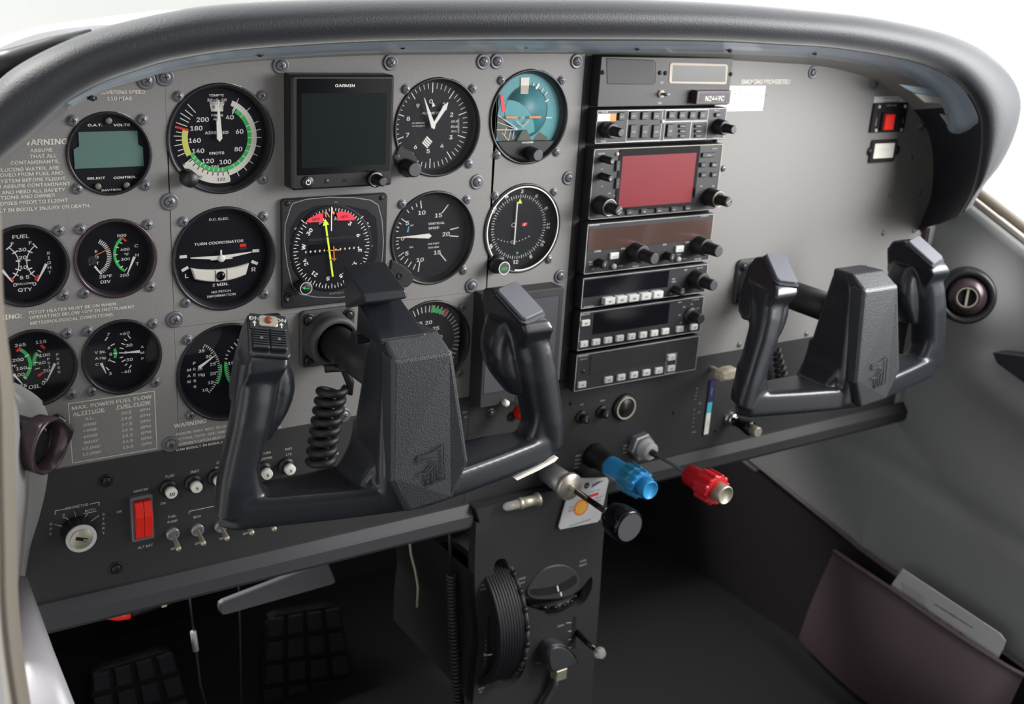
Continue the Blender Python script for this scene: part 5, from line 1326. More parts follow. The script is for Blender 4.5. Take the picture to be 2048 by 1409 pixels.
def capT(s_):
    """frame of the tilted top face of a grip head: x across, y down the slope, z outward"""
    A_ = Vector((s_ * 97, 63.6, 117)); Bv = Vector((s_ * 107, 43.9, 147.5)); y = (Bv - A_).normalized(); x = Vector((1, 0, 0)); x = (x - y * x.dot(y)).normalized(); z = x.cross(y)
    if z.z < 0: z = -z
    c = (A_ + Bv) / 2
    return Matrix(((x.x, y.x, z.x, c.x), (x.y, y.y, z.y, c.y), (x.z, y.z, z.z, c.z), (0, 0, 0, 1)))


def cap(s_, root):
    b = MB(capT(s_)); b.rbox(-13.5, 13.5, -18, 18.5, 4, -2, 1.2, 'yoke_black', .8); b.rbox(-11.3, 11.3, -18.2, 15.5, 3.2, 1.2, 3.6, 'satin_cap', .8); return b.build('grip_cap', root)


mat('button_red', '8c3a2e', 0.4)
mat('satin_cap', '5c5e66', 0.4, 0, 0.15, 600)
capR = cap(1, PROTO_ROOT); capL = cap(-1, PROTO_ROOT)
# left grip trim switch (pilot side only)
b = MB(capT(-1)); b.rbox(-14, 14, -18, 18.5, 4, -2, 1.2, 'yoke_black', .8); b.build('switch_housing', PROTO_ROOT); sh_ = COL.objects[-1] if False else None
swl = [o for o in PROTO_ROOT.children if o.name.startswith('switch_housing')]
b = MB(capT(-1)); b.rbox(-12.5, 12.5, -17.5, -4, 1.5, 1.2, 2.4, 'yoke_black', .4)
for X_, t in ((-9.2, 'DN'), (9, 'DN')):
    q_ = MB(capT(-1) @ Matrix.Rotation(math.pi, 4, 'X')); q_.text(t, X_, 13.5, 4, -2.5, 'white', bold=.01); q_.line((X_, 6.0), (X_, 10.4), .8, -2.5, 'white'); q_.poly([(X_ - 1.4, 8.6), (X_ + 1.4, 8.6), (X_, 11)], -2.5, 'white'); b.add([Vector(v) for v in q_.v], q_.f, 'white') if False else None
    sv = b.T; b.T = None; b.add(q_.v, q_.f, 'white'); b.T = sv
b.build('switch_plate', PROTO_ROOT)
b = MB(capT(-1)); b.rbox(-6.5, 6.5, -15.5, -6, 2.5, 2.4, 3.6, 'satin_metal', .5); b.build('button_guard', PROTO_ROOT)
b = MB(capT(-1)); b.lathe([(2.7, 3.5), (2.6, 4.8), (1.8, 5.4), (0, 5.6)], 0, -11, 'button_red', 24); b.build('trim_button', PROTO_ROOT)
for a_, c_ in ((-11.5, -.3), (.3, 11.5)):
    b = MB(capT(-1)); b.rbox(a_, c_, -3, 14, 1.5, 1, 4.5, 'yoke_black', .6)
    for i in range(7): b.box(a_ + .8, c_ - .8, -2 + 2.1 * i, -1 + 2.1 * i, 4.5, 5.3, 'yoke_black', .2)
    b.disc((a_ + c_) / 2, 6.5, 1.1, 5.6, 'screw_grey', 16); b.build('trim_rocker', PROTO_ROOT)
# chart clip on the left yoke's hub
b = MB()
b.prism([(-26, 30), (8, 30), (8, 38), (-26, 38)], 100, 110, 'yoke_black')
ver = [(-27, 47, 152), (9, 47, 152), (-26, 64, 112), (8, 64, 112), (-27, 43, 152), (9, 43, 152), (-26, 40, 110), (8, 40, 110)]
b.add(ver, [(0, 1, 3, 2), (4, 5, 1, 0), (2, 3, 7, 6), (0, 2, 6, 4), (1, 5, 7, 3), (4, 6, 7, 5)], 'yoke_black'); b.build('clip_base', PROTO_ROOT, bev=1.2)
b = MB(); ver = [(-37, 79, 143), (-4, 79, 143), (-35, 90, 104), (-1, 90, 104), (-36, 73, 144), (-3, 73, 144), (-33, 58, 106), (0, 58, 106)]
b.add(ver, [(0, 1, 3, 2), (4, 5, 1, 0), (2, 3, 7, 6), (0, 2, 6, 4), (1, 5, 7, 3), (4, 6, 7, 5)], 'yoke_black'); b.build('clip_jaw', PROTO_ROOT, bev=1.2)
LEFT_ONLY = ('switch_', 'button_guard', 'trim_', 'clip_')


def place_yoke(x, z, label, left):
    r = PROTO_ROOT.copy(); COL.objects.link(r); r.location = (x / 1000, 0, z / 1000); r['label'] = label; r['category'] = 'control yoke'; r['group'] = 'control yokes'; r['_o'] = (x, z, 0.0)
    for c in list(PROTO_ROOT.children):
        lo = c.name.startswith(LEFT_ONLY)
        if lo and not left: continue
        if c == capL and left: continue
        d_ = c.copy(); COL.objects.link(d_); d_.parent = r
    r.name = 'control_yoke'
    return r


YL = place_yoke(85, -165, 'black left control yoke with trim switch and chart clip, in front of the pilot', True)
YR = place_yoke(572.5, -165.5, 'black right control yoke with two plain grey grip caps, in front of the blank panel', False)
for c in list(PROTO_ROOT.children): bpy.data.objects.remove(c)
bpy.data.objects.remove(PROTO_ROOT)
# white tape mark on the left yoke's bar
b = MB(); pts = [Q('y2', *p, 152) for p in ((878, 1100), (960, 1060), (1030, 1025), (1085, 990), (1098, 996), (1080, 1015), (1000, 1058), (890, 1110))]
solo(b.prism(pts, 149, 152.6, 'white'), 'white_tape', 'white strip of tape along the right lower edge of the left yoke', 'tape', (pts[0][0], pts[0][1], 150))


# coiled cords
def coil(pts, rad, turns, r, m, name, root=None, lead=None, taper=None):
    P0, P1, P2 = [Vector(p) for p in pts]; out = []
    N = turns * 20
    for i in range(N + 1):
        t = i / N; c = P0 * (1 - t) ** 2 + P1 * 2 * t * (1 - t) + P2 * t * t; tn = ((P1 - P0) * (1 - t) + (P2 - P1) * t).normalized()
        a = Vector((1, 0, 0)); a = (a - tn * a.dot(tn)).normalized(); bb = tn.cross(a); th = 2 * math.pi * turns * t
        rr2 = rad if taper is None else rad * (taper[0] + (taper[1] - taper[0]) * t)
        out.append(c + a * rr2 * math.cos(th) + bb * rr2 * math.sin(th))
    if lead: out = [Vector(p) for p in lead] + out
    return MB().tube(out, r, m, 10)


p0 = P(672, 775, 42); p1 = P(650, 850, 42); p2 = P(640, 935, 42); c0 = P(655, 742, 45)
l1 = P(688, 745, 46); l2 = P(699, 765, 46); l3 = P(697, 785, 45)
b = coil([(p0[0] - 3, p0[1], 42), (p1[0], p1[1], 42), (p2[0], p2[1], 42)], 9.6, 8, 3.5, 'rubber', '', lead=[(c0[0], c0[1], 40), (c0[0] + 5, c0[1] + 1, 43), (l1[0], l1[1] + 3, 46), (l2[0], l2[1], 47), (l3[0] + 1, l3[1], 45)])
solo(b, 'coiled_cord', 'thick black coiled cord hanging from the left yoke shaft', 'cord', (p0[0], p0[1], 42))
p0 = P(1553, 700, 12); p2 = P(1566, 768, 12)
b = coil([(p0[0], p0[1], 12), ((p0[0] + p2[0]) / 2, (p0[1] + p2[1]) / 2, 12), (p2[0], p2[1], 12)], 6.0, 6, 2.6, 'rubber', '', taper=(.45, 1.0))
solo(b, 'coiled_cord', 'short black coiled cord under the shaft of the right yoke', 'cord', (p0[0], p0[1], 12))
p0 = P(903, 1150, -15); p1 = P(905, 1280, -15); p2 = P(920, 1440, -15); s0 = P(903, 1060, -5)
b = coil([(p0[0], p0[1], -15), (p1[0], p1[1], -15), (p2[0], p2[1], -15)], 4.2, 40, 1.9, 'rubber', '', lead=[(s0[0] - 2, s0[1] + 12, -8), (p0[0] - 1, p0[1] + 3, -15)])
solo(b, 'coiled_cord', 'long thin black coiled cord hanging left of the pedestal', 'cord', (p0[0], p0[1], -15))

# ================================================================ engine controls
x, z = 324.5, -338.5
root = thing('throttle_control', 'throttle plunger with brushed metal friction disc and round black knob', 'engine control', (x, z, 0), 'push pull engine controls')
b = MB(); b.lathe([(11.5, 0), (11.5, 34)], x, z, 'nut_grey', 48); b.build('sleeve', root)
b = MB(); b.lathe([(12.6, 33, 1), (14.2, 34, 1), (14.2, 35), (14.2, 38), (13.4, 39, 1), (0, 39, 1)], x, z, 'steel', 90, kn=1, kd=.3); b.build('friction_disc', root)
b = MB(); b.lathe([(3.0, 39), (3.0, 48), (2.4, 49)], x, z, 'satin_metal', 24); b.build('rod_collar', root)
b = MB(); b.lathe([(2.9, 48), (2.9, 104)], x, z, 'gloss_black', 24); b.build('rod', root)
b = MB(); b.lathe([(3.5, 96), (8, 99), (13, 104), (15.6, 112), (16.4, 122), (16.2, 128), (14.8, 130.4), (13.4, 130.4)], x, z, 'gloss_black', 56); b.disc(x, z, 13.4, 130.5, 'knob_tip', 48); b.build('knob', root)
x, z = 380.5, -331
root = thing('propeller_control', 'blue ribbed propeller control knob beside the throttle', 'engine control', (x, z, 0), 'push pull engine controls')
b = MB(); b.lathe([(13, 0), (13, 5), (11, 8), (11, 26), (9, 30)], x, z, 'bezel_black', 40); b.build('sleeve', root)
b = MB(); b.lathe([(10.2, 28), (10.6, 30), (10.6, 56), (11, 58)], x, z, 'blue_plastic', 48); b.build('knob_stem', root)


def lobed(x, z, w0, w1, r, m):
    b = MB(); n = 96; pts = []
    for i in range(n):
        t = 2 * math.pi * i / n; rr2 = r + .9 * (1 if math.sin(12 * t) > 0 else -.6); pts.append((x + rr2 * math.cos(t), z + rr2 * math.sin(t)))
    b.prism(pts, w0, w1, m, 1.2); return b


b = lobed(x, z, 56, 70, 14.6, 'teal_plastic'); b.build('grip_wheel', root)
b = lobed(x, z, 70, 79, 13.6, 'blue_plastic'); b.build('grip_rim', root)
b = MB(); b.lathe([(9.6, 79), (9.6, 90), (9.0, 91), (8.2, 91), (8.0, 90.4)], x, z, 'blue_plastic', 44); b.build('release_button', root)
x, z = 440, -331
root = thing('mixture_control', 'red mixture control knob on a long thin rod with hexagon nut at the panel', 'engine control', (x, z, 0), 'push pull engine controls')
b = MB(); b.prism([(x + 15.5 * math.cos(R(a)), z + 15.5 * math.sin(R(a))) for a in range(10, 370, 60)], 0, 9, 'nut_grey', 1.5); b.build('hexagon_nut', root)
b = MB(); b.lathe([(11.5, 9), (11.5, 13), (9.5, 14), (9.5, 20), (8, 21.5), (4, 21.5)], x, z, 'nylon', 40); b.build('bushing', root)
b = MB(); b.lathe([(3.8, 21), (3.2, 30), (1.6, 31), (1.6, 82)], x, z, 'dark_metal', 20); b.build('rod', root)
b = MB(); b.lathe([(9.0, 78), (10.6, 80), (10.8, 100), (12.5, 104)], x, z, 'red_plastic', 44); b.build('knob_stem', root)
b = lobed(x, z, 102, 120, 15.2, 'red_plastic'); b.build('grip_wheel', root)
b = MB(); b.lathe([(9.6, 119), (9.6, 131), (8.8, 132), (8.2, 132), (8.0, 131.4)], x, z, 'satin_metal', 44); b.build('release_button', root)
x, z = 568, -323
root = thing('cabin_heat_knob', 'small pull knob with metal tip below the left corner of the right yoke', 'knob', (x, z, 0))
b = MB(); b.lathe([(8, 0), (8, 2), (6.6, 3), (6.6, 5), (7.6, 6), (7.6, 8), (6, 9)], x, z, 'chrome', 36); b.build('collar', root)
b = MB(); b.lathe([(5.6, 8), (5.4, 16), (6.5, 24), (8, 30), (8, 34)], x, z, 'gloss_black', 36); b.build('knob_body', root)
b = MB(); b.lathe([(5.8, 33), (6.0, 44), (5.4, 45), (4.6, 45)], x, z, 'satin_metal', 36); b.build('knob_tip', root)

# ================================================================ bottom rail of the panel
def rail(x0, x1, nm, lab):
    b = MB(); prof = [(-352, 0), (-352.5, 3), (-359, 9), (-361, 11), (-372, 11), (-376, 8), (-377, 2), (-377, -6), (-352, -6)]
    vs = [(u, p[0], p[1]) for u in (x0, x1) for p in prof]; k = len(prof)
    b.add(vs, [(i, (i + 1) % k, (i + 1) % k + k, i + k) for i in range(k)] + [tuple(range(k)), tuple(reversed(range(k, 2 * k)))], 'panel_black'); return solo(b, nm, lab, 'rail', ((x0 + x1) / 2, -377, 5), 'lower edge rails')


mat('rail_black', '3a3b3f', 0.5, 0, 0.1, 900)
r1_ = rail(-170, 233, 'panel_rail', 'dark rail along the lower edge of the left switch panel'); r1_.data.materials[0] = MT['rail_black']
r2_ = rail(393, 872, 'panel_rail', 'dark rail along the lower edge of the right panel'); r2_.data.materials[0] = MT['panel_black']

# ================================================================ pedestal
def G(X, Y, d=15): return Q('p6', X, Y, d)


pr = MB(); W_ = 15.12
for t, X, Y, h in (('NOSE', 345, 657, 2.9), ('DOWN', 344, 683, 2.9), ('NOSE', 580, 617, 2.9), ('LEFT', 578, 645, 2.9), ('NOSE', 962, 507, 2.9), ('RIGHT', 960, 533, 2.9), ('OPEN', 820, 915, 2.9), ('CLOSED', 700, 1142, 2.9), ('NOSE', 322, 1310, 2.6), ('UP', 318, 1330, 2.6)):
    x, z = G(X, Y); pr.text(t, x, z, h, W_, 'nylon', sx=.95, bold=0)
for i, c in enumerate('TAKE'): x, z = G(350 + i * .5, 983 + 27 * i); pr.text(c, x, z, 2.6, W_, 'nylon', bold=0)
for i, c in enumerate('OFF'): x, z = G(345 - i * 3, 1128 + 22 * i); pr.text(c, x, z, 2.4, W_, 'nylon', bold=0)
pr.poly([G(338, 1088), G(338, 1112), G(362, 1100)], W_, 'nylon')
for Y, L_ in ((897, 30), (950, 18), (1003, 18), (1052, 16)): pr.line(G(885 - L_, Y + 2), G(887, Y), .7, W_, 'nylon')
ol = [G(385, 140), G(290, 270), G(282, 480), G(280, 600), G(285, 790), G(300, 900), G(310, 1020), G(285, 1180), G(268, 1409), (249, -738), (404, -738), G(1022, 1250), G(1040, 1050), G(1060, 800), G(1085, 400), G(1120, 60), G(1125, -120), G(385, -120)]
ol = [(max(p[0], 231), min(p[1], -352)) for p in ol]; ol[-1] = (233, -352); ol[-2] = (391, -352); ol[0] = (238, -368)
wheel_slot = [G(*p) for p in ((400, 570), (410, 520), (440, 498), (480, 510), (520, 640), (570, 760), (600, 900), (612, 1040), (600, 1160), (560, 1250), (470, 1310), (410, 1310), (400, 1200), (420, 1050), (425, 900), (400, 700))]
arc_slot = [G(*p) for p in ((560, 770), (620, 745), (800, 750), (930, 700), (1010, 610), (1015, 680), (970, 770), (900, 800), (720, 825), (620, 820), (575, 800))]
b = flat_with_holes('x', ol, [smooth(wheel_slot), smooth(arc_slot)], 'panel_black', 3, 15, None, pr)
# sides of the pedestal run back to the firewall
for q_ in (ol[3:9], ol[9:15]):
    for p_, n2 in zip(q_, q_[1:]): b.add([(p_[0], p_[1], 15), (n2[0], n2[1], 15), (n2[0], n2[1], -160), (p_[0], p_[1], -160)], [(0, 1, 2, 3)], 'matte_black')
root = b.build('centre_pedestal', None, (310, -640, 10)); tag(root, 'black centre pedestal with trim wheels, below the engine controls', 'pedestal')
b = MB(); x0, z0 = G(700, 660); pts = [G(*p) for p in ((600, 705), (640, 630), (700, 565), (770, 535), (850, 535), (910, 575), (935, 630), (915, 690), (850, 730), (740, 748), (640, 745))]; b.prism(smooth(pts), 14.5, 17, 'dome_grey', 1.2)
b.build('rudder_trim_plate', root)
b = MB(); pts = [G(*p, 17.2) for p in ((635, 690), (700, 682), (790, 665), (860, 632), (910, 600), (922, 640), (880, 680), (800, 712), (700, 728), (640, 722))]; b.prism(smooth(pts), 17, 17.3, 'recess'); b.line(G(797, 665, 17), G(805, 700, 17), 1.6, 17.5, 'white'); b.line(G(818, 705, 17), G(824, 730, 17), 1.6, 17.5, 'white'); b.build('rudder_trim_pointer', root)
# left scale slot
b = MB(); b.pline([G(*p) for p in ((370, 860), (368, 1000), (375, 1100), (355, 1250))], 4.0, 15.2, 'recess'); b.line(G(360, 1100), G(388, 1096), 1.6, 15.4, 'white'); b.build('trim_indicator', root)
# elevator trim wheel: real wheel, axis along x
zc = G(500, 905)[1]; Rw = (G(500, 500)[1] - G(500, 1310)[1]) / 2 - 2; xw = G(480, 900, 25)[0]
wroot = thing('elevator_trim_wheel', 'black ribbed elevator trim wheel standing in the slot of the pedestal', 'wheel', (xw, zc, -20))
Tm = Matrix.Translation((xw, zc, -25)) @ Matrix.Rotation(R(90), 4, 'Y')
b = MB(Tm); pf = [(Rw - 8, -22)]
for i in range(9): w_ = -22 + 3.2 * i; pf += [(Rw - 1.0, w_), (Rw, w_ + .6), (Rw, w_ + 2.3), (Rw - 1.0, w_ + 2.8)]
b.lathe(pf + [(Rw + .4, 7), (Rw + .4, 9), (Rw - 8, 9)], 0, 0, 'knob_black', 80, cap=False)
b.lathe([(8, -4), (Rw - 6, -4), (Rw - 6, 4), (8, 4)], 0, 0, 'knob_black', 40); b.build('rim', wroot)
for i in range(26):
    a = 2 * math.pi * i / 26; b = MB(Tm); c_, s_ = math.cos(a), math.sin(a)
    b.add([], [], 'knob_black'); r_ = Rw + .6
    a2 = a + .07
    b.tube([(r_ * c_, r_ * s_, 8.8), (r_ * math.cos(a2), r_ * math.sin(a2), 8.8)], 2.6, 'knob_black', 8); b.tube([(r_ * math.cos(a2) * .998, r_ * math.sin(a2) * .998, 8.8), (r_ * math.cos(a + .235), r_ * math.sin(a + .235), 8.8)], 2.0, 'dome_grey', 8)
    if c_ < .35 or True: b.build('rim_lug', wroot)
# rudder trim wheel: axis vertical, set in the arc slot
xc, zc2 = G(800, 790, 12); wr = thing('rudder_trim_wheel', 'dark rudder trim wheel with small lugs set level in the pedestal', 'wheel', (xc, zc2, -12))
Tm = Matrix.Translation((xc, zc2, -14)) @ Matrix.Rotation(R(90), 4, 'X')
b = MB(Tm); b.lathe([(10, -6), (33, -6), (34, -4), (34, 2), (32, 4), (10, 4)], 0, 0, 'knob_black', 64); b.build('rim', wr)
for i in range(18):
    a = 2 * math.pi * i / 18; b = MB(Tm); r_ = 34; b.tube([(r_ * math.cos(a), r_ * math.sin(a), -4), (r_ * math.cos(a + .2), r_ * math.sin(a + .2), -4)], [2.4, 1.6], 'gloss_black', 8); b.build('rim_lug', wr)
# cowl flap lever
x0, z0 = G(905, 960); x1, z1 = Q('p6', 1055, 1078, 45)
root = thing('cowl_flap_lever', 'dark lever with a clear faceted knob at the right side of the pedestal', 'lever', (x0, z0, 15))
b = MB(); b.pline([G(905, 860), G(903, 1060)], 5, 15.3, 'recess'); b.tube([(x0 + 3, z0, 12), ((x0 + x1) / 2, (z0 + z1) / 2, 32), (x1, z1, 45)], [3.5, 3, 2.6], 'gloss_black', 12); b.build('arm', root)
b = MB(); b.lathe([(3, 42), (6, 45), (6.4, 49), (4.5, 53), (0, 54)], x1, z1, 'bulb_glass', 8, smooth=False); b.build('knob', root)
# microphone on the pedestal
pts = [Q('p6', *p, 30) for p in ((735, 1150), (735, 1090), (760, 1050), (800, 1035), (850, 1045), (900, 1090), (925, 1150), (770, 1208))]
root = thing('hand_microphone', 'black hand microphone clipped to the lower pedestal', 'microphone', (pts[0][0], pts[0][1], 15))
b = MB(); b.prism(smooth(pts), 16, 32, 'dome_grey', 3); b.build('body', root)
b = MB(); pl = [Vector(p) for p in pts]; b.tube([(p.x, p.y, 31) for p in pl[:7]], .7, 'dark_metal', 8); b.build('rim_trim', root)
q0 = Q('p6', 790, 1245, 26); q1 = Q('p6', 855, 1232, 26); b = MB(); b.box(q0[0], q1[0], q0[1] - 5, q0[1] + 8, 16, 27, 'satin_metal', .8); b.build('strain_relief', root)
q2 = Q('p6', 735, 1400, 26); b = MB(); b.tube([(q0[0] + 3, q0[1] - 4, 22), (q0[0] + 2, q0[1] - 14, 22), (q2[0], q2[1], 24), (q2[0] - 10, q2[1] - 20, 24)], 4, 'pedal', 12); b.build('cord', root)
# dome lamp bulb
x0, z0 = P(1006, 1017, 22); x1, z1 = P(1078, 994, 22); zz = (z0 + z1) / 2
root = thing('post_light', 'small metal and clear glass lamp fixed under the yoke at the top of the pedestal', 'lamp', (x0, zz, 15))
Tm = Matrix.Translation((x0, zz - 1, 22)) @ Matrix.Rotation(R(90), 4, 'Y')
L_ = x1 - x0; b = MB(Tm); b.lathe([(5.4, L_ * .42), (5.8, L_ * .44), (5.8, L_ * .52), (5.2, L_ * .53), (5.2, L_ * .9), (6.6, L_ * .92), (6.6, L_ * 1.0), (5, L_ * 1.02)], 0, 0, 'satin_metal', 32); b.build('socket', root)
b = MB(Tm); b.lathe([(0, 0), (3, 1.5), (4.4, 5), (4.6, L_ * .42)], 0, 0, 'bulb_glass', 24); b.build('bulb', root)
b = MB(Tm); b.tube([(-1.5, 0, L_ * .42), (-1.2, 0, L_ * .2), (1.2, 0, L_ * .2), (1.5, 0, L_ * .42)], .35, 'satin_metal', 6); b.build('filament', root)
# detector card
c4 = [P(*p, 19) for p in ((1146, 958), (1219, 956), (1200, 1044), (1116, 1061))]
A_, B_, C_, D_ = [Vector(c) for c in c4]
xm0, xm1 = 336.5, 388.5; zt, zb = -342, -397
ux = (B_ - A_).normalized()
root = None
b = MB()
def uvq(s_, t_): return tuple(A_.lerp(B_, s_).lerp(D_.lerp(C_, s_), t_))
ring = []
for (s_, t_) in ((.06, 0), (.94, 0), (1, .06), (1, .94), (.94, 1), (.06, 1), (0, .94), (0, .06)): ring.append(uvq(s_, t_))
b.prism(ring, 17.5, 19, 'paper', .2)
x, z = uvq(.42, .60); b.arc(5.6, 9.2, 0, 360, 19.1, 'orange', (x, z), 40); b.disc(x, z, 7.0, 19.15, 'amber', 36)
for t, s_, t_, h, m in (('DATE', .18, .56, 2.4, 'ink'), ('OPENED', .19, .63, 2.4, 'ink'), ('REPLACE', .82, .42, 2.4, 'ink'), ('AFTER', .82, .50, 2.4, 'ink'), ('Color restores at all altitudes', .5, .92, 2.3, 'ink'), ('CO DETECTOR', .62, .28, 3.0, 'ink_blue'), ('ASA', .42, .15, 2.6, 'paper')):
    if t == 'ASA': b.disc(*uvq(s_, t_), 3.4, 19.1, 'ink', 24)
    x, z = uvq(s_, t_); b.text(t, x, z, h, 19.25, m, rot=3, sx=.8, bold=0)
x, z = uvq(.62, .38); b.poly([(x - 9, z - 1.7), (x + 9, z - .9), (x + 9, z + 2.3), (x - 9, z + 1.5)], 19.1, 'red')
for i in range(4): x, z = uvq(.56, .2 - i * .02); b.line((x, z), (x + 14 - i * 2, z + 5 - i), .9, 19.1, 'ink_grey' if i % 2 else 'ink')
solo(b, 'detector_card', 'white carbon monoxide detector card with an orange spot behind the throttle', 'card', (c4[3][0], c4[3][1], 17))
# ================================================================ under the panel
c4 = [P(*p, -90) for p in ((437, 1208), (655, 1124), (674, 1168), (442, 1234))]
b = MB(); pts = []
for i in range(4):
    a, p, c = Vector(c4[i - 1]), Vector(c4[i]), Vector(c4[(i + 1) % 4]); r = 5
    pts += [tuple(p + (a - p).normalized() * r), tuple(p + ((a - p).normalized() + (c - p).normalized()) * r * .28), tuple(p + (c - p).normalized() * r)]
b.prism(pts, -96, -90, 'bar_grey', 1); solo(b, 'support_bar', 'grey slanting support bar in the dark below the switch panel', 'bar', (c4[3][0], c4[3][1], -93))


def wire(px, d, r, m, name, label, seg=None):
    pts = [P(x, y, d) + (d,) for x, y in px]; b = MB(); b.tube(pts, r, m, 8); o = solo(b, name, label, 'cable', (pts[0][0], pts[0][1], d)); return o, pts


wire([(375, 1165), (383, 1230), (392, 1300), (400, 1370), (410, 1409)], -120, 1.2, 'dark_metal', 'control_cable', 'thin steel control cable with a pale ferrule above the left pedal')
x, z = P(389, 1283, -118); b = MB(); b.tube([(x - 1, z + 11, -118), (x + 1, z - 11, -118)], 3.0, 'trim_light', 12); solo(b, 'cable_ferrule', 'pale sleeve on the thin cable above the left pedal', 'sleeve', (x, z - 11, -118))
wire([(819, 1083), (822, 1110), (830, 1140), (836, 1175), (834, 1215)], -60, 1.3, 'beige', 'wire', 'tan wire hanging below the panel left of the coiled cord')
wire([(477, 1150), (480, 1250), (482, 1409)], -140, .8, 'pedal', 'wire', 'faint straight dark wire between the two rudder pedals')
x, z = P(235, 1230, -10); b = MB(); b.tube([(x - 10, z + 2, -10), (x, z, -8), (x + 9, z - 2, -8)], [3.0, 4.2, 3.4], 'rocker_red', 14); solo(b, 'red_connector', 'red plastic connector below the lower left rail', 'connector', (x, z, -10))
pts = [P(*p, -12) + (-12,) for p in ((255, 1228), (290, 1215), (325, 1205), (370, 1185), (400, 1170))]; b = MB(); b.tube(pts, [4, 4.5, 4, 3, 2], 'bezel_black', 12); solo(b, 'wire_bundle', 'dark taped wire bundle beside the red connector', 'cable', pts[1])
q_ = [P(*p, -8) for p in ((321, 1200), (331, 1197), (333, 1212), (323, 1215))]; b = MB(); b.prism(q_, -10, -6.5, 'beige'); solo(b, 'wire_tag', 'small beige tag on the taped wire bundle', 'tag', (q_[0][0], q_[0][1], -8))


def pedal(c4, label, y):
    pts = [Vector(P(*p, -y)) for p in c4]
    root = thing('rudder_pedal', label, 'pedal', (float(pts[3].x), float(pts[3].y), -y), 'rudder pedals')
    b = MB(); ol = []
    for i in range(4):
        a, p, c = pts[i - 1], pts[i], pts[(i + 1) % 4]; r = 14
        ol += [tuple(p + (a - p).normalized() * r), tuple(p + ((a - p).normalized() + (c - p).normalized()) * r * .28), tuple(p + (c - p).normalized() * r)]
    b.prism(ol, -y - 10, -y, 'knob_black', 2); b.build('pedal_plate', root)
    for i in range(4):
        for j in range(4):
            f = lambda s_, t_: pts[0].lerp(pts[1], s_).lerp(pts[3].lerp(pts[2], s_), t_)
            s0, s1, t0, t1 = (i + .14) / 4, (i + .88) / 4, (j + .14) / 4, (j + .88) / 4
            b = MB(); b.prism([tuple(f(s0, t0)), tuple(f(s1, t0)), tuple(f(s1, t1)), tuple(f(s0, t1))], -y, -y + 3, 'pedal', .8); b.build('tread_block', root)


pedal([(178, 1345), (345, 1297), (405, 1480), (185, 1530)], 'left rudder pedal with square rubber treads at the bottom edge', 300)
pedal([(532, 1232), (680, 1208), (712, 1395), (520, 1420)], 'right rudder pedal with square rubber treads below the slanting bar', 300)

# ================================================================ cabin shell
Y0 = 520  # firewall
FZ = -740
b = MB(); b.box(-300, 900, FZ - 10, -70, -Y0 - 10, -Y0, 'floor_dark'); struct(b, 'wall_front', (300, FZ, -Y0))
# fuselage side left of the foot well, door sill, and the cabin side behind the door
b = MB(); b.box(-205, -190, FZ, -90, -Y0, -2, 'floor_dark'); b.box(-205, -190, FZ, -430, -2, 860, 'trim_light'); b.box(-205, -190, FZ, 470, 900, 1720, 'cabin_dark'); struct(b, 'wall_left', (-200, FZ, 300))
# the pilot's door, swung open forward
b = MB(); b.prism([(-1080, -400), (-230, -400), (-230, 440), (-700, 440), (-1080, 120)], 330, 380, 'trim_light', 6); struct(b, 'door_1', (-230, -400, 350))
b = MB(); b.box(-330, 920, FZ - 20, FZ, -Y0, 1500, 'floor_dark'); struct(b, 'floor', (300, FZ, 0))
# aft cabin wall and roof / wing
b = MB(); b.box(-200, 900, FZ, 470, 1700, 1720, 'cabin_dark'); struct(b, 'wall_back', (300, FZ, 1700))
b = MB(); b.box(-200, 900, 470, 490, 180, 1720, 'headliner'); b.box(-3500, -200, 500, 560, 150, 1500, 'wing_white', 10); b.box(900, 4200, 500, 560, 150, 1500, 'wing_white', 10); struct(b, 'ceiling', (300, 470, 600))
# windshield: sloping curved glass from the cowl up to the roof
b = MB(); rows = []
for i in range(13):
    a = math.pi * i / 12; row = []
    for j in range(5):
        t = j / 4; xc = 350; hw = 560 - 40 * t; x = xc - hw * math.cos(a); base = -70; z = (base + (150) * math.sin(a) ** .6) * (1 - t) + (465 if 0 < i < 12 else 300) * t
        w = (-420 + 140 * (1 - math.sin(a))) * (1 - t) + 175 * t; row.append((x, z, w))
    rows.append(row)
sheet(b, rows, 'window_glass'); struct(b, 'window_1', (350, 100, -200))

# right side wall trim: grid surface x(y,z)
def sill(w): return -92 - (w - 30) * .42


def wallx(w, z):
    x = 868 - max(0, -w) * .05
    d = math.hypot(w - 66, z + 200)
    if d < 88: x -= 34 * (math.cos(math.pi * d / 88) + 1) / 2
    # horizontal ridge that runs aft from below the vent
    zr = -268 - max(0, w - 40) * .25
    x -= 14 * math.exp(-((z - zr) / 28) ** 2) * min(1, max(0, (w - 20) / 90))
    x += 10 * math.exp(-((z - zr + 70) / 45) ** 2) * min(1, max(0, (w - 20) / 120))
    zr2 = -440 - (w) * .12
    x += 5 * math.exp(-((z - zr2) / 14) ** 2)
    c_ = PXR
    x -= 7 * math.exp(-((w - c_[2] - (z - c_[1]) * .1) / 6) ** 2) * min(1, max(0, (c_[1] - z) / 60))
    return x


PXR = PX(1750, 1015, 868)


def lowz(w): return -522 - (w + 232) * .19 if w < -24 else -563 - (w + 24) * .13


rows = []
ws = [-560 + 6 * i for i in range(170)]
for w in ws:
    zt = min(sill(w), -60) if w > -60 else -60; zb_ = lowz(w) - 12
    row = [(wallx(w, zt) + 26, zt + 3, w), (wallx(w, zt) + 10, zt + 4, w)]
    for j in range(49): z = zt + (zb_ - zt) * j / 48; row.append((wallx(w, z), z, w))
    rows.append(row)
b = MB(); sheet(b, rows, 'wall_grey'); wr_ = struct(b, 'wall_right', (868, -400, 100))
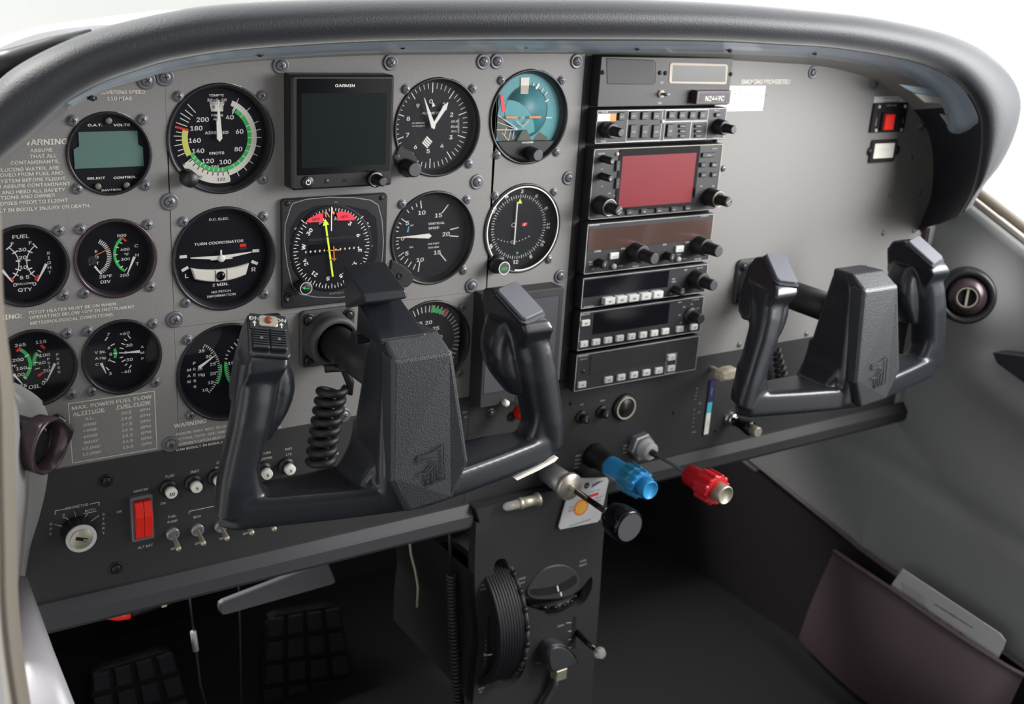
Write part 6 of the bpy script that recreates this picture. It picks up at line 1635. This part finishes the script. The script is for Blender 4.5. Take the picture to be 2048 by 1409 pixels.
# brown carpet kick panel
rows = []
for w in ws:
    z0 = lowz(w); row = []
    for j in range(9): t = j / 8; row.append((858 - 12 * t, z0 + (FZ - z0) * t, w))
    rows.append(row)
b = MB(); sheet(b, rows, 'carpet'); b.tube([(855, lowz(w), w) for w in ws], 2.5, 'brown_leather', 8); struct(b, 'trim_1', (850, -650, 100))
# outer skin / sill strip with metal edge and window
rows = []; b = MB()
e_ = [(wallx(w, sill(w)) + 10, sill(w) + 6, w) for w in ws if w > 24]
b.tube(e_, 4, 'steel', 8); b.tube([(p[0] + 14, p[1] + 5, p[2]) for p in e_], 6, 'trim_beige', 8); b.tube([(p[0] + 3, p[1] - 1, p[2]) for p in e_], 2.5, 'recess', 8)
struct(b, 'trim_2', (880, -110, 200))
b = MB(); rows = [[(905 - .0 * k, sill(w) - 4 + k * 60, w) for k in range(11)] for w in ws if -100 < w][::6]; sheet(b, rows, 'window_glass'); struct(b, 'window_2', (905, 100, 200))
q_ = [PX(*p, 888) for p in ((1952, 395), (1968, 398), (1988, 412), (1993, 420), (1998, 448), (1940, 415))]
b = MB(); b.add([(p[0], p[1], p[2]) for p in q_] + [(p[0] + 8, p[1], p[2]) for p in q_], [tuple(range(6)), tuple(range(6, 12))] + [(i, (i + 1) % 6, (i + 1) % 6 + 6, i + 6) for i in range(6)], 'trim_beige')
solo(b, 'window_bracket', 'tan bracket on the right window sill beside the glareshield', 'bracket', q_[0])
# corner post between panel and wall
b = MB(); b.box(846, 853, -243, -128, -2, 6, 'bezel_plum'); b.box(853, 880, -352, -118, -4, 2, 'wall_grey'); b.box(846, 880, -352, -243, -6, -1, 'panel_black'); struct(b, 'trim_3', (850, -243, 0))
x, z = Q('r8', 1435, 1120, 6); 
# right vent
c = PX(1934, 594, 828); x, z, w = c
n = Vector((-.8, .15, .58)).normalized(); xa = Vector((0, 1, 0)).cross(n).normalized(); ya = n.cross(xa)
Tv = Matrix(((xa.x, ya.x, n.x, x), (xa.y, ya.y, n.y, z), (xa.z, ya.z, n.z, w), (0, 0, 0, 1)))
root = thing('air_vent', 'round plum coloured eyeball air vent in the right side wall', 'air vent', (x, z, w), 'cabin air vents')
b = MB(Tv); b.lathe([(33, -22), (31, 0), (29.5, 3), (26, 3), (23, 0), (22, -8)], 0, 0, 'bezel_black', 56, cap=False); b.build('housing', root)
b = MB(Tv); pf = [(22, -14)] + [(22 * math.cos(R(a)), 2 + 15 * math.sin(R(a)) - 6) for a in range(0, 60, 8)] + [(10.6, 8), (10, 4), (10, -10)]; b.lathe(pf, 0, 0, 'bezel_plum', 56); b.build('eyeball', root)
b = MB(Tv); b.arc(10.2, 11.2, 0, 360, 9.0, 'satin_metal'); b.disc(0, 0, 10.2, 3, 'recess', 32); b.box(-1.2, 1.2, -10, 10, 3.2, 6, 'satin_metal'); b.build('shutter', root)
mat('door_dark', '2c2c34', 0.4)
# dark arm rest recess
b = MB(); q_ = [PX(*p, 842) for p in ((1985, 706), (2048, 714), (2120, 730), (2120, 800), (2048, 766), (1994, 727))]; b.add([(p[0] + o_, p[1], p[2]) for o_ in (0, 30) for p in q_], [tuple(range(6))] + [(i, (i + 1) % 6, (i + 1) % 6 + 6, i + 6) for i in range(6)], 'door_dark'); solo(b, 'door_pull', 'dark door pull at the right edge of the side wall', 'handle', q_[0])
q2 = PX(2010, 717, 840); b = MB()
# leather map pocket with card
pk = [(1680, 1100), (1760, 1150), (1900, 1240), (2030, 1330), (2060, 1420), (1900, 1500), (1640, 1500), (1560, 1400), (1610, 1250)]
HP = ((1668, 1103), (1700, 1125), (1790, 1185), (1900, 1262), (2010, 1332), (2048, 1352))
OUT = (8, 24, 34, 38, 28, 12)
tp = [PX(p[0], p[1], 838 - o_ * .6) for p, o_ in zip(HP, OUT)]
rows = []
for i, p in enumerate(tp):
    out = OUT[i]; row = []
    for j in range(11):
        t = j / 10; bul = out * (.6 + .9 * math.sin(math.pi * .8 * t) * (1 if i not in (1, 3) else .8))
        row.append((838 - bul, p[1] + (FZ + 15 - p[1]) * t, p[2] - (30 if i == 0 else 12) * t))
    rows.append(row)
root = thing('map_pocket', 'dark brown leather map pocket low on the right side wall', 'pocket', tp[2])
dd = dense(rows, 4); b = MB(); sheet(b, dd, 'brown_leather'); b.build('pocket_front', root)
b = MB(); b.tube([tuple(r[0]) for r in dd], 3.2, 'brown_leather', 10); b.build('pocket_hem', root)
q_ = [PX(*p, 832) for p in ((1803, 1139), (2008, 1283), (1996, 1322), (1945, 1380), (1740, 1240), (1782, 1168))]
q_ = [PX(*p, 826) for p in ((1797, 1150), (1805, 1139), (2000, 1268), (2011, 1283), (2005, 1300), (1960, 1385), (1735, 1240))]
b = MB(); b.add([(p[0] + o_, p[1], p[2]) for o_ in (0, 1.2) for p in q_], [tuple(range(7)), tuple(reversed(range(7, 14)))] + [(i, (i + 1) % 7, (i + 1) % 7 + 7, i + 7) for i in range(7)], 'paper')
# print on the card (same plane)
A_, B_ = Vector(PX(1797, 1150, 825.6)), Vector(PX(2011, 1283, 825.6)); ax = (B_ - A_).normalized(); dn = Vector((0, -1, 0)); dn = (dn - ax * dn.dot(ax)).normalized()
def cp_(s_, t_): v = A_ + ax * s_ + dn * t_; return (v.x, v.y, v.z)
Tc = Matrix(((ax.x, -dn.x, -1, A_.x), (ax.y, -dn.y, 0, A_.y), (ax.z, -dn.z, 0, A_.z), (0, 0, 0, 1)))
b.T = Tc; LC = (B_ - A_).length
b.text('SEE OTHER SIDE FOR EMERGENCY INSTRUCTIONS', LC * .55, -9, 2.6, 0, 'ink', rot=180, sx=.75)
for i in range(7): b.line((6 + i, -8 - i * 2.8), (40 + i * 2, -8 - i * 2.8), .8, 0, 'ink_grey')
b.line((44, -26), (52, -22), .8, 0, 'red'); b.line((78, -22), (100, -24), .8, 0, 'red')
for i in range(9): b.arc(2.0 + i % 3, 2.6 + i % 3, 20 * i, 200 + 20 * i, .05, 'ink', (66 + 4.5 * i + (i % 2) * 8, -24 - (i * 5) % 9), 8); b.line((60 + 5 * i, -30 + (i * 3) % 6), (64 + 5 * i, -22 - (i * 4) % 7), .6, .05, 'ink')
b.T = None; solo(b, 'briefing_card', 'white safety card tucked into the brown map pocket', 'card', q_[0])

# ================================================================ left side: door post, vent housing, tube
def strip(cols, m, name=None, dz=None):
    b = MB(); sheet(b, cols, m); return b


rows = []
for py, a, e1 in ((300, -14, -22), (430, 2, -10), (520, 4, -8), (620, 8, -6), (700, 18, 0), (760, 26, 6), (830, 30, 10), (900, 31, 12), (1000, 33, 14), (1100, 35, 16), (1200, 37, 18), (1300, 46, 24), (1409, 62, 36), (1500, 80, 50)):
    d = 300; row = []
    for k in range(7):
        t = k / 6; X_ = a + 3 * math.sin(math.pi * t) if False else a
        p = P(a - 60 * t, py, d + 45 * math.sin(math.pi * t) ** .7 - 10 * t); row.append((p[0], p[1], d + 45 * math.sin(math.pi * t) ** .7 - 10 * t))
    q_ = row[0]; row = [(q_[0] - 6, q_[1], d - 40)] + row
    rows.append(row)
b = MB(); sheet(b, dense(rows, 3), 'trim_beige'); struct(b, 'trim_4', (-190, -100, 300))
rows = []
for py, a, d in ((600, -20, 120), (700, -8, 130), (760, 12, 140), (800, 38, 142), (860, 52, 142), (930, 60, 140), (1000, 60, 138), (1060, 54, 135), (1120, 50, 132), (1180, 42, 130), (1230, 30, 128), (1300, 10, 126)):
    row = []
    for k in range(8):
        t = k / 7; dd_ = d - 55 * (1 - math.sin(math.pi / 2 * t)); xx = a - 90 * t
        if k == 0: dd_ = d - 90; xx = a - 3
        p = P(xx, py, dd_); row.append((p[0], p[1], dd_))
    rows.append(row)
b = MB(); sheet(b, dense(rows, 3), 'trim_light'); struct(b, 'trim_7', (-175, -120, 130))
# grey bulge that carries the left vent
rows = []
for py, a in ((770, 20), (790, 55), (815, 80), (860, 92), (920, 90), (980, 84), (1040, 70), (1100, 52), (1170, 40)):
    row = []
    for k in range(7):
        t = k / 6; dd_ = 8 + 60 * math.sin(math.pi / 2 * t); p = P(a - 70 * t, py, dd_); row.append((p[0], p[1], dd_))
    p = P(a, py, 2); rows.append([(p[0] + 4, p[1], -1)] + row)
b = MB(); sheet(b, dense(rows, 3), 'trim_light'); struct(b, 'trim_5', (-160, -200, 40))
# left vent: knurled cylinder
a0 = Vector((*P(62, 852, 50), 50)); a1 = Vector((*P(100, 893, 96), 96)); n = Vector((.68, -.08, .73)).normalized(); xa = Vector((0, 1, 0)).cross(n).normalized(); ya = n.cross(xa)
c = a1
Tv = Matrix(((xa.x, ya.x, n.x, c.x), (xa.y, ya.y, n.y, c.y), (xa.z, ya.z, n.z, c.z), (0, 0, 0, 1)))
root = thing('air_vent', 'dark plum swivelling air vent with knurled rim at the left edge', 'air vent', tuple(c), 'cabin air vents')
b = MB(Tv); b.lathe([(15.5, -34), (15, -20), (16.5, -14), (17.5, -12)], 0, 0, 'bezel_plum', 56, cap=False); b.build('barrel', root)
b = MB(Tv); b.lathe([(17.5, -13, 1), (18.8, -12), (19.4, -2), (19.4, 0, 1), (18.4, 1.4, 1), (17.2, 1, 1), (16.2, -10, 1)], 0, 0, 'bezel_plum', 120, kn=1, kd=.45, cap=False); b.build('knurled_rim', root)
b = MB(Tv); b.lathe([(16.2, -11), (11, -16), (0, -18)], 0, 0, 'matte_black', 40); b.arc(10, 11, 300, 420, -9, 'satin_metal'); b.build('throat', root)
hx = [P(*p, 3) for p in ((98, 840), (116, 830), (130, 838), (146, 858), (141, 875), (124, 905), (100, 900))]; b = MB(); b.prism(hx, 0, 8, 'bezel_black', 1.5)
b.pline([P(*p, 8) for p in ((98, 842), (115, 838), (121, 850), (122, 870))], .8, 8.2, 'nut_grey'); solo(b, 'vent_lever', 'black lever plate behind the left air vent', 'lever', (hx[0][0], hx[0][1], 0))
# white diagonal tube
t0 = Vector((*P(38, 1165, 60), 60)); t1 = Vector((*P(66, 1315, 130), 130)); t2 = t1 + (t1 - t0) * 1.1
b = MB(); b.tube([t0, t1, t2], [6, 13, 22], 'tube_white', 32); solo(b, 'fabric_tube', 'pale smooth diagonal door post tube at the lower left corner', 'tube', t0)
# outside
b = MB(); b.box(-60000, 60000, -1620, -1600, -90000, 60000, 'concrete'); struct(b, 'ground', (0, -1600, 0))
ha = P(205, 66, -58000); hb = P(314, -30, -58000); hc = P(-120, 122, -60000); hd = P(92, 66, -60000)
b = MB(); b.box(ha[0], hb[0], -1600, 3500, -64000, -58000, 'hangar'); solo(b, 'hangar_building', 'pale tall building far outside beyond the windshield at the upper left', 'building', (ha[0], -1600, -58000))
b = MB(); b.box(hc[0], hd[0], -1600, hd[1], -66000, -60000, 'hangar'); solo(b, 'hangar_building', 'pale low building at the upper left corner beyond the windshield', 'building', (hc[0], -1600, -60000))
# windshield frame corner at far left
b = MB(); pts = [P(*p, -120) + (-120,) for p in ((-40, 145), (30, 125), (105, 95), (185, 70))]; b.tube(pts, [12, 11, 8, 5], 'bezel_black', 12); b.tube([(p[0], p[1] - 12, p[2]) for p in pts], 6, 'trim_beige', 10); struct(b, 'trim_6', pts[0])

# ================================================================ finish
for o in SC.objects:
    if '_o' in o.keys(): del o['_o']
